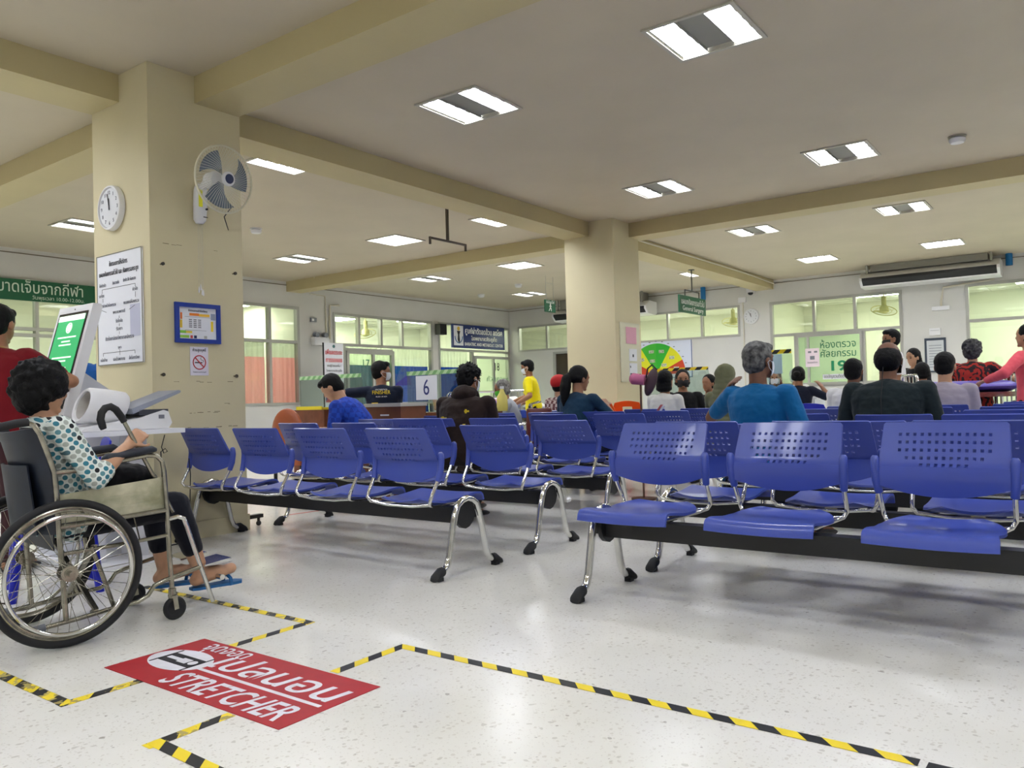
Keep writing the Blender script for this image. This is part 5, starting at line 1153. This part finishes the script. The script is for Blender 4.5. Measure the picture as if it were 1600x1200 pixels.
# banner
t = thing('promo_banner', 'roll up banner with red Thai heading beside door 17', 'banner', (11.25, 12.9, 0))
part('sheet', M().box(10.98, 11.50, 12.9, 12.905, .06, 2.26), WHITE, t, world=True); part('base', M().box(10.96, 11.52, 12.83, 12.98, 0, .06).box(10.955, 10.98, 12.9, 12.92, .06, 2.26), BLACK, t, world=True)
part('emblem', M().cyl((11.24, 12.899, 2.19), (11.24, 12.896, 2.19), .035, 16), mat('emblem_teal', (60, 110, 110)), t, world=True)
RT = mat('red_lettering', (206, 40, 46)); text(t, 'เพื่อลดระยะ', .13, (11.24, 12.898, 2.02), xl, zu, RT, fit=.46, bold=.003); text(t, 'การรอคอย', .13, (11.24, 12.898, 1.86), xl, zu, RT, fit=.44, bold=.003)
text(t, 'งานผู้ป่วยนอกชั้น 1', .07, (11.24, 12.898, 1.76), xl, zu, INK, fit=.38); text(t, 'โรงพยาบาลวชิระภูเก็ต', .06, (11.24, 12.898, 1.66), xl, zu, INK, fit=.42)
part('photo_print', M().box(11.0, 11.49, 12.895, 12.8995, 1.02, 1.42), pattern_mat('crowd_print', (190, 60, 70), (60, 60, 130), 12), t, world=True); text(t, 'SAVE', .2, (11.25, 12.893, 1.12), xl, zu, LETTER, fit=.42)
text(t, 'ลดเวลา', .1, (11.25, 12.898, .86), xl, zu, RT, fit=.35); text(t, 'การรอคอย', .1, (11.25, 12.898, .70), xl, zu, INK, fit=.4)
# gauge poster on the back wall
t = thing('gauge_poster', 'large white poster with a green, yellow and red half wheel on the back wall', 'poster', (X1-.01, 8.95, 1.4))
part('panel', M().box(X1-.012, X1-.002, 7.99, 10.2, 1.40, 2.36), mat('pale_blue_white', (216, 222, 238), .5), t, world=True)
part('border', M().box(X1-.014, X1-.012, 7.99, 8.01, 1.40, 2.36).box(X1-.014, X1-.012, 7.99, 10.2, 1.40, 1.415), mat('blue_border', (60, 84, 130)), t, world=True)
gc = V((X1-.013, 8.95, 1.50)); GR = .78
for a0, a1, c, nm in ((0, 26, (196, 60, 24), 'red_print2'), (26, 60, (222, 220, 30), 'yellow_print2'), (60, 90, (40, 170, 40), 'green_print'), (90, 122, (60, 176, 44), 'green_print2'), (122, 152, (222, 220, 30), 'yellow_print2'), (152, 180, (196, 60, 24), 'red_print2')):
    pl = [(0, 0)]+[(GR*cos(rad(a0+(a1-a0)*i/8)), GR*sin(rad(a0+(a1-a0)*i/8))) for i in range(9)]
    part('gauge_sector', M().prism(pl, gc, (0, -1, 0), (0, 0, 1), .002), mat(nm, c), t, world=True)
dg = M()
for a, r_ in ((13, .55), (43, .58), (46, .3), (75, .58), (103, .58), (108, .35), (137, .55)):
    p = gc+V((-.004, -r_*cos(rad(a)), r_*sin(rad(a)))); dg.box(p.x-.001, p.x, p.y-.07, p.y+.07, p.z-.03, p.z+.05)
part('gauge_picture', dg, mat('picture_print', (210, 214, 190), .6, rgb2=(120, 130, 100), scale=40), t, world=True)
tk = M()
for k in range(15):
    a = rad(6+12*k); d = V((0, -cos(a), sin(a))); p = gc+d*(GR+.05)-V((.002, 0, 0)); tk.cbox(p, (.002, .05, .02), None)
part('tick_marks', tk, GREYINK, t, world=True)
# notice on the back wall, pink papers on the far column
t = thing('grey_notice', 'grey louvred notice panel with dark frame on the back wall', 'notice', (X1-.02, 2.68, 1.55))
part('frame', M().box(X1-.03, X1-.002, 2.49, 2.88, 1.30, 2.0), mat('dark_blue_frame', (60, 70, 84), .5), t, world=True); part('sheet', M().box(X1-.034, X1-.03, 2.53, 2.84, 1.33, 1.95), mat('pale_grey_sheet', (200, 204, 206)), t, world=True)
sl = M()
for k in range(9): sl.box(X1-.036, X1-.034, 2.57, 2.80, 1.40+k*.055, 1.412+k*.055)
part('slats', sl, mat('slat_grey', (130, 136, 142)), t, world=True)
t = thing('call_box', 'small white box on the back wall above the grey notice', 'box', (X1-.02, 2.68, 2.12)); part('case', M().box(X1-.05, X1-.002, 2.58, 2.78, 2.06, 2.2), WHITEP, t, world=True); part('lid_line', M().box(X1-.054, X1-.05, 2.60, 2.76, 2.15, 2.155), GREYP, t, world=True)
t = thing('paper_pocket', 'clear document pocket with pink paper on the far column', 'paper holder', (10.45, 5.53, 1.2))
part('board', M().box(10.17, 10.77, 5.535, 5.548, 1.19, 2.06), mat('pale_pocket_plastic', (214, 210, 186), .25), t, world=True); part('pink_sheet', M().box(10.34, 10.66, 5.53, 5.534, 1.755, 2.0), mat('pink_paper', (220, 160, 180)), t, world=True)
part('white_sheet', M().box(10.42, 10.66, 5.53, 5.534, 1.50, 1.68), WHITE, t, world=True); part('white_sheet', M().box(10.42, 10.66, 5.53, 5.534, 1.24, 1.47), WHITE, t, world=True)
part('pocket_print', M().box(10.44, 10.46, 5.528, 5.53, 1.40, 1.43).box(10.44, 10.50, 5.528, 5.53, 1.28, 1.32).box(10.52, 10.56, 5.528, 5.53, 1.56, 1.6), INK, t, world=True)

# ================================================================ WALL EQUIPMENT
def aircon(x, y0, y1, z, label, sc=1.0):
    t = thing('air_conditioner', label, 'air conditioner', (x, (y0+y1)/2, z), group='wall air conditioners')
    pf = [(0, .28), (0, .0), (.10, -.04), (.48, -.02), (.60, .10), (.60, .16), (.40, .30)]
    part('casing', M().prism([(-a, b) for a, b in pf], (x, y1, z), (1, 0, 0), (0, 0, 1), y1-y0), WHITEP, t, world=True)
    part('outlet', M().prism([(-.505, .005), (-.605, .10), (-.607, .155), (-.595, .155), (-.50, .02)], (x, y1-.05, z), (1, 0, 0), (0, 0, 1), y1-y0-.1), BLACK, t, world=True)
    part('mount', M().box(x-.55, x-.5, y0+.12, y0+.16, z+.26, H).box(x-.55, x-.5, y1-.16, y1-.12, z+.26, H).box(x-.5, x-.05, y0+.2, y1-.2, z+.28, H-.005), mat('duct_grey', (140, 138, 128), .6), t, world=True)
    return t
aircon(18.2, 1.45, 3.95, 3.13, 'long ceiling hung air conditioner on the back wall at the right'); aircon(18.2, 8.85, 11.6, 3.02, 'air conditioner mostly hidden behind the far column')
t = thing('blue_pipe_wrap', 'blue wrapped pipe end by the right air conditioner', 'pipe', (18.2, 1.45, 3.3)); part('pipe', M().cyl((18.2, 1.34, 3.32), (18.2, 1.34, H), .06, 12), mat('blue_wrap', (20, 110, 170), .5), t, world=True)
t = thing('blue_pipe_wrap', 'blue wrapped pipe end behind the hanging green sign', 'pipe', (18.2, 7.62, 3.3)); part('pipe', M().cyl((18.2, 7.62, 3.25), (18.2, 7.62, H), .06, 12), MAT['blue_wrap'], t, world=True)
t = thing('security_camera', 'small white dome camera under the beam end on the back wall', 'camera', (18.2, 6.45, 3.3)); part('bracket', M().box(18.1, 18.298, 6.38, 6.52, 3.3, 3.44), WHITEP, t, world=True); part('dome', M().ell((18.17, 6.45, 3.29), (.06, .06, .05)), BLACK, t, world=True)
def conduit(label, pts, r=.014, box=None):
    t = thing('cable_conduit', label, 'conduit', pts[0]); part('channel', M().tube(pts, r, 8), mat('conduit_cream', (212, 206, 186)), t, world=True)
    if box: part('junction_box', M().box(*box), WHITEP, t, world=True)
conduit('cream conduit running along the beam to the back wall above the clock', [(11.0, 5.93, 3.50), (16.5, 5.93, 3.50), (18.25, 5.93, 3.46), (18.27, 5.95, 3.35)])
conduit('white conduit with socket box below the right air conditioner', [(X1-.024, 1.6, 3.09), (X1-.024, 2.5, 3.02), (X1-.024, 2.55, 2.72), (X1-.024, 2.55, 2.62)], .02, (X1-.05, X1-.002, 2.40, 2.72, 2.56, 2.64))
conduit('vertical conduit right of the window by the clock', [(X1-.015, 6.68, 3.12), (X1-.015, 6.68, 1.0)], .012, (X1-.05, X1-.002, 6.6, 6.78, 3.1, 3.22))
conduit('cream cable drooping from the left cross beam down the wall', [(10.55, Y1-.9, 3.54), (10.75, Y1-.5, 3.40), (11.0, Y1-.2, 3.32), (11.55, Y1-.03, 3.33), (11.58, Y1-.02, 2.35)], .014)
conduit('white conduit bend at the corner of the window above door 17', [(11.95, Y1-.03, 3.16), (11.68, Y1-.03, 3.14), (11.66, Y1-.03, 2.4)], .02)
def speaker(x, z, label):
    t = thing('wall_speaker', label, 'speaker', (x, Y1-.1, z), group='black wall speakers'); part('cabinet', M().box(x-.13, x+.13, Y1-.22, Y1-.06, z, z+.27), BLACK, t, world=True)
    part('grille', M().box(x-.11, x+.11, Y1-.226, Y1-.22, z+.02, z+.25), mat('grille', (34, 34, 36), .9), t, world=True); part('bracket', M().box(x-.02, x+.02, Y1-.06, Y1-.0, z+.1, z+.16), BLACK, t, world=True)
speaker(15.20, 2.66, 'black wall speaker left of the blue centre sign'); speaker(9.22, 2.66, 'black wall speaker half hidden by the near column')
t = thing('emergency_light', 'white emergency light with twin lamps on the wall above the banner', 'emergency light', (11.35, Y1-.1, 2.26)); part('case', M().box(11.16, 11.55, Y1-.14, Y1-.002, 2.25, 2.42), WHITEP, t, world=True)
for dx in (-.12, .12): part('lamp_head', M().cyl((11.35+dx, Y1-.05, 2.48), (11.35+dx, Y1-.15, 2.47), .055, 14), GREYP, t, world=True)
t = thing('thermostat', 'small grey control box on the wall above the emergency light', 'control box', (11.22, Y1-.02, 2.76)); part('case', M().box(11.15, 11.30, Y1-.04, Y1-.002, 2.75, 2.84), GREYP, t, world=True); part('display', M().box(11.17, 11.23, Y1-.043, Y1-.04, 2.77, 2.82), WHITEP, t, world=True)
def ceil_fan(x, y, z, label):
    t = thing('orbit_fan', label, 'fan', (x, y, z)); part('motor', M().lathe([(.03, .3), (.05, .28), (.05, .1), (.09, .06), (.10, -.05), (.03, -.09)], (x, y, z), n=16), mat('cream_fan', (214, 208, 150)), t, world=True)
    part('stem', M().cyl((x, y, z+.3), (x, y, 3.25), .015, 8), MAT['cream_fan'], t, world=True)
    part('guard', M().torus((x-.02, y, z-.02), (.5, .3, -1), .26, .010, 32, 6).torus((x-.02, y, z-.02), (.5, .3, -1), .16, .006, 28, 6), MAT['cream_fan'], t, world=True)
    for k in range(3): 
        a = 2*pi*k/3; part('blade', M().loft([((x+.05*cos(a), y+.05*sin(a), z-.03), V((0, 0, .008)), V((-sin(a), cos(a), .2))*.04), ((x+.23*cos(a), y+.23*sin(a), z-.03), V((0, 0, .005)), V((-sin(a), cos(a), .2))*.07)], 10), MAT['cream_fan'], t, world=True)
ceil_fan(X1+.6, 3.75, 2.72, 'cream ceiling fan behind the transom of room 19'); ceil_fan(X1+.7, 7.2, 2.74, 'cream ceiling fan behind the window next to the back wall clock'); ceil_fan(13.6, Y1+.9, 2.70, 'cream ceiling fan seen through the transom right of door 17')

# ================================================================ COUNTERS AND SCREENS
TAPEG = hazard_mat('green_shield_tape', 1, 9, 2, .9, (120, 168, 110), (176, 206, 160))
def shield(x, y0, y1, z0, z1, label, tp, num=None, numy=None, card=(226, 228, 236), tz=.05):
    t = thing('counter_shield', label, 'screen', (x, (y0+y1)/2, z0), group='clear shields on the counters')
    r_ = .1; pl = [(0, 0), (y1-y0, 0), (y1-y0, z1-z0-r_)]+[(y1-y0-r_+r_*cos(a), z1-z0-r_+r_*sin(a)) for a in [pi/2*i/6 for i in range(7)]]+[(0, z1-z0)]
    part('panel', M().prism(pl, (x, y1, z0), (0, -1, 0), (0, 0, 1), .006), ACRY, t, world=True)
    part('edge_tape', M().box(x-.012, x-.0065, y0+.01, y1, z1-tz, z1), tp, t, world=True)
    if num:
        part('card', M().box(x-.012, x-.007, numy-.17, numy+.17, z1-tz-.30, z1-tz-.01), mat('card_%d' % card[0], card), t, world=True)
        text(t, num, .22, (x-.0125, numy, z1-tz-.24), yb, zu, mat('navy_numeral', (30, 44, 110)), height=.19)
    return t
def desk(x, y0, y1, label, mt=WOOD, z=.86, dp=.6, nm='counter_desk', x1=None):
    t = thing(nm, label, 'desk', (x+dp/2, (y0+y1)/2, 0)); part('worktop', M().box(x, x+dp, y0, y1, z-.03, z), mt, t, world=True)
    part('front_panel', M().box(x+.04, x+.06, y0+.04, y1-.04, 0, z-.03), mt, t, world=True); part('side_panel', M().box(x+.06, x+dp-.03, y0+.04, y0+.06, 0, z-.03), mt, t, world=True); part('side_panel', M().box(x+.06, x+dp-.03, y1-.06, y1-.04, 0, z-.03), mt, t, world=True)
    return t
desk(7.0, 7.0, 8.6, 'brown wooden desk under the left green taped shield'); desk(7.0, 5.6, 6.85, 'brown wooden desk in front of the blue curtain with number 6', dp=.4)
shield(7.1, 7.62, 8.85, .86, 1.375, 'clear shield with green tape left of the navy shirt person', TAPEG)
s6 = shield(7.1, 5.70, 6.82, .86, 1.36, 'clear shield with the number 6 card and green tape', TAPEG, '6', 6.50)
desk(10.9, 4.5, 5.45, 'counter desk left, under the long striped tape', WHITE, .9); desk(11.9, 3.3, 4.2, 'counter desk right, before room 19 window', WHITE, .9)
HZT = hazard_mat('shield_hazard_tape', 1, 5.6, 2, 1.0)
shield(11.0, 4.55, 5.52, .9, 1.385, 'clear shield with striped tape in front of the gauge poster', HZT, tz=.045); shield(12.0, 3.66, 4.18, .9, 1.62, 'clear shield with striped tape and blue number 4 sheet', HZT, '4', 3.98, (176, 208, 226), tz=.06)
t = thing('cardboard_bin', 'brown cardboard box with clear plastic wrap beside the hoodie person', 'box', (5.9, 5.75, .0))
part('box_body', M().box(5.62, 5.98, 5.50, 6.0, .56, .975), mat('brown_card', (128, 74, 44), .6, var=.25, scale=6), t, world=True); part('stand', M().box(5.66, 5.94, 5.55, 5.95, 0, .56), WOOD, t, world=True)
part('plastic_wrap', M().box(5.61, 5.99, 5.49, 6.01, .95, .985), mat('wrap', (190, 186, 176), .25), t, world=True); part('box_label', M().box(5.617, 5.619, 5.66, 5.78, .86, .875), WHITE, t, world=True)
t = thing('leather_chair', 'brown leather chair at the left end of the desks', 'chair', (5.45, 6.75, 0)); part('seat', M().box(5.2, 5.7, 6.5, 7.0, .38, .48), mat('brown_leather', (150, 74, 36), .35), t, world=True)
part('backrest', M().ell((5.24, 6.75, .72), (.05, .25, .24), None, 20, 14), MAT['brown_leather'], t, world=True); 
for a in (5.24, 5.66):
    for b in (6.54, 6.96): part('leg', M().cyl((a, b, 0), (a, b, .38), .02, 8), BLACK, t, world=True)
t = thing('yellow_tray', 'yellow tray on the small shelf left of the blue jersey', 'tray', (6.2, 7.4, .98)); part('tray', M().box(6.0, 6.4, 7.1, 7.55, .93, .955), mat('yellow_plastic', (222, 206, 40), .4), t, world=True); part('tray_rim', M().box(5.99, 6.0, 7.1, 7.55, .93, .97), MAT['yellow_plastic'], t, world=True)
t = thing('shelf_cart', 'brown shelf cart under the yellow tray', 'cart', (6.2, 7.35, 0)); part('cart_body', M().box(5.98, 6.45, 7.05, 7.6, .06, .93), WOOD, t, world=True)
for a in (6.02, 6.4):
    for b in (7.1, 7.55): part('castor', M().ell((a, b, .03), (.03, .02, .03), None, 10, 8), RUBBER, t, world=True)
t = thing('supply_bottle', 'clear bottle with yellow liquid on the desk right of the hoodie', 'bottle', (7.2, 5.45, .86)); part('bottle_body', M().lathe([(.06, 0), (.065, .05), (.06, .16), (.03, .21), (.02, .25)], (7.2, 5.45, .86), n=16), mat('yellow_liquid', (224, 210, 110), .2), t, world=True); part('bottle_cap', M().cyl((7.2, 5.45, 1.11), (7.2, 5.45, 1.14), .024, 12), WHITEP, t, world=True)
# pedestal hat / bag on pole next to the far column
t = thing('stand_bag', 'pink hat and dark bag hung on a thin stand by the white blouse woman', 'bag', (6.9, 3.5, 0))
part('pole', M().cyl((6.86, 3.53, .0), (6.86, 3.53, 1.2), .010, 8).cyl((6.86, 3.53, 0), (6.86, 3.53, .02), .12, 16), mat('brown_pole', (90, 62, 48), .4), t, world=True)
part('hat', M().lathe([(.05, -.07), (.055, .05), (.03, .075), (.001, .08)], (6.86, 3.56, 1.15), (-.2, 1, .15), 18), mat('pink_hat', (190, 104, 140), .7), t, world=True)
part('bag_body', M().ell((6.9, 3.44, 1.12), (.035, .055, .14), Mx.Rotation(rad(20), 3, 'X'), 16, 12), mat('dark_mauve', (74, 54, 62), .4), t, world=True)
part('bag_strap', M().tube([(6.9, 3.49, 1.16), (6.9, 3.47, 1.25), (6.9, 3.42, 1.285), (6.9, 3.38, 1.24), (6.9, 3.39, 1.14)], .008, 8), BLACK, t, world=True)

# ================================================================ BEDS
t = thing('patient_bed', 'hospital bed with raised rails behind the hoodie person', 'bed', (10.4, 8.1, 0), rad(-52))
part('bed_frame', M().box(-.95, .95, -.42, .42, .62, .68), STEEL, t); part('mattress', M().box(-.93, .93, -.40, .40, .68, .80), mat('bed_blue', (30, 60, 160), .6), t)
for s in (-1, 1):
    rl = M().tube([(-.7, s*.45, .66), (-.7, s*.45, 1.08), (-.66, s*.45, 1.12), (.66, s*.45, 1.12), (.7, s*.45, 1.08), (.7, s*.45, .66)], .012, 8)
    for k in range(5): rl.cyl((-.46+k*.23, s*.45, .66), (-.46+k*.23, s*.45, 1.12), .007, 6)
    part('side_rail', rl, CHROME, t)
    for q in (-1, 1): part('leg', M().cyl((q*.8, s*.36, .08), (q*.8, s*.36, .62), .02, 8).ell((q*.8, s*.36, .045), (.045, .02, .045), None, 12, 8), STEEL, t)
bl_ = thing('blanket', 'crumpled purple blanket over the patient in the railed bed', 'blanket', (10.4, 8.1, .8), rad(-52))
part('cloth', M().grid(lambda u, v: V((-.75+1.0*u, -.40+.8*v, .03+.17*sin(pi*v)**.6+.02*sin(9*u+4*v))), 20, 14), fabric('purple_cloth', (150, 108, 190)), bl_, solid=.012, sharp=80)
def lying(label, c, rz, z):
    t = thing('person', label, 'person', (c[0], c[1], z), rad(rz)); b = M()
    b.loft([((-.1, 0, .1), V((0, .15, 0)), V((0, 0, .09))), ((.15, 0, .11), V((0, .14, 0)), V((0, 0, .09))), ((.4, 0, .12), V((0, .18, 0)), V((0, 0, .1))), ((.5, 0, .12), V((0, .08, 0)), V((0, 0, .06)))], 20)
    b.cap((.48, 0, .13), .055, (.58, 0, .15), .05).ell((.67, 0, .17), (.115, .078, .095), None, 20, 14).ell((.64, 0, .25), (.02, .012, .018)).ell((.60, 0, .245), (.012, .024, .010))
    for s in (-1, 1): b.cap((.42, s*.17, .12), .05, (.18, s*.24, .12), .04).cap((.18, s*.24, .12), .038, (-.03, s*.18, .2), .028); hand(b, V((-.03, s*.18, .2)), V((-1, -s*.4, .1)), V((0, 0, 1)), s)
    for s in (-1, 1): b.cap((-.1, s*.09, .09), .085, (-.5, s*.1, .12), .06).cap((-.5, s*.1, .12), .056, (-.9, s*.1, .07), .04).cap((-.9, s*.1, .07), .035, (-.93, s*.1, .2), .03)
    fuse(b, 'body', SKIN['a'], .009, 2, t)
    c_ = M(); c_.loft([((-.12, 0, .1), V((0, .17, 0)), V((0, 0, .105))), ((.15, 0, .11), V((0, .155, 0)), V((0, 0, .105))), ((.4, 0, .12), V((0, .195, 0)), V((0, 0, .115))), ((.49, 0, .12), V((0, .09, 0)), V((0, 0, .07)))], 20)
    for s in (-1, 1): c_.cap((.42, s*.17, .12), .062, (.25, s*.225, .12), .055)
    fuse(c_, 'shirt', WHT, .009, 2, t); fuse(M().ell((.70, 0, .165), (.10, .088, .095), None, 20, 14), 'hair', HAIR, .009, 1, t)
lying('patient in white lying in the railed bed under the purple blanket', (10.4, 8.1), -52, .80)
t = thing('pillow', 'white pillow under the head of the patient in the railed bed', 'pillow', (10.4, 8.1, .80), rad(-52)); part('pillow_body', M().ell((.72, 0, .05), (.2, .3, .07), None, 24, 12), WHT, t)
t = thing('stretcher', 'hospital stretcher with chrome rails and purple mattress at the right', 'stretcher', (9.85, 1.22, 0), rad(-58))
part('bed_frame', M().box(-.5, .5, -.28, .28, .88, .93), STEEL, t); part('mattress', M().loft([((-.47, 0, .99), V((0, .26, 0)), V((0, 0, .05))), ((-.44, 0, .99), V((0, .29, 0)), V((0, 0, .065))), ((.44, 0, .99), V((0, .29, 0)), V((0, 0, .065))), ((.47, 0, .99), V((0, .26, 0)), V((0, 0, .05)))], 20), mat('purple_vinyl', (84, 66, 170), .4), t)
for s in (-1, 1):
    rl = M().tube([(s*.53, -.20, .60), (s*.53, -.20, 1.10), (s*.53, -.17, 1.13), (s*.53, .17, 1.13), (s*.53, .20, 1.10), (s*.53, .20, .60)], .017, 10)
    for k in (-1, 0, 1): rl.cyl((s*.53, k*.09, .62), (s*.53, k*.09, 1.12), .009, 6)
    part('end_rail', rl, CHROME, t)
    for q in (-1, 1): part('leg', M().cyl((s*.48, q*.22, .1), (s*.48, q*.22, .9), .018, 8).ell((s*.48, q*.22, .05), (.05, .02, .05), None, 12, 8), STEEL, t)
part('under_shelf', M().box(-.46, .46, -.22, .22, .5, .53), STEEL, t)
t = thing('water_bottle', 'pink bottle with white base standing by the stretcher rail', 'bottle', (9.62, .60, .0)); part('bottle_stand', M().box(9.5, 9.74, .5, .72, 0, .84), mat('cabinet_grey', (130, 124, 128)), t, world=True)
part('bottle_body', M().lathe([(.03, .03), (.034, .10), (.03, .16), (.015, .2)], (9.62, .62, .86), n=14), mat('magenta_plastic', (214, 60, 140), .3), t, world=True); part('bottle_base', M().cyl((9.62, .62, .84), (9.62, .62, .90), .032, 14), WHITEP, t, world=True)
# wheelchair of the grey haired patient
t = thing('transport_wheelchair', 'dark wheelchair under the grey haired patient with green mask', 'wheelchair', (8.05, 5.9, 0), rad(128))
part('back_sling', M().box(-.20, -.18, -.21, .21, .50, .90), RUBBER, t); part('seat_sling', M().box(-.18, .25, -.21, .21, .42, .44), RUBBER, t)
for s in (-1, 1):
    part('rear_wheel', M().torus((-.05, s*.27, .30), (0, 1, 0), .285, .014, 40, 8), RUBBER, t); part('frame_tube', M().tube([(-.2, s*.23, .3), (-.2, s*.23, .92), (-.32, s*.23, .95)], .012, 8).tube([(-.2, s*.23, .68), (.22, s*.23, .68), (.26, s*.23, .62), (.27, s*.23, .1)], .012, 8), CHROME, t)
    part('caster_wheel', M().torus((.27, s*.23, .06), (0, 1, 0), .045, .014, 20, 8), RUBBER, t)
t = thing('shopping_bag', 'dark red bag standing on the seat between patient and ponytail woman', 'bag', (7.35, 5.05, .44)); fuse(M().loft([((7.35, 5.05, .46), V((.1, 0, 0)), V((0, .16, 0))), ((7.35, 5.05, .7), V((.11, 0, 0)), V((0, .17, 0))), ((7.35, 5.05, .88), V((.05, 0, 0)), V((0, .17, 0)))], 18), 'bag_body', mat('dark_red_bag', (92, 30, 26), .5), .01, 2, t)
for v in kids(t): v.location = -BASE[t]
t = thing('plastic_bag', 'thin clear plastic bag hanging under the third left bench seat', 'bag', (5.0, 3.3, .2)); part('film', M().grid(lambda u, v: V((4.98+.05*sin(7*v+3*u)*u, 3.2+.2*v*(1-.2*u)+.03*sin(5*u), .42-.2*u)), 8, 10), glassmat('plastic_film', (225, 225, 225), .4, .25), t, world=True, sharp=80)
t = thing('folded_leaflet', 'red and white leaflet stuck between backrests of two right benches', 'leaflet', (6.95, 3.38, .80)); part('sheet', M().bar((6.95, 3.44, .80), (6.95, 3.36, .90), .003, .05, (1, 0, 0)), mat('leaflet_red', (196, 96, 100)), t, world=True); part('sheet', M().bar((6.97, 3.42, .80), (6.97, 3.345, .89), .003, .05, (1, 0, 0)), WHITE, t, world=True)
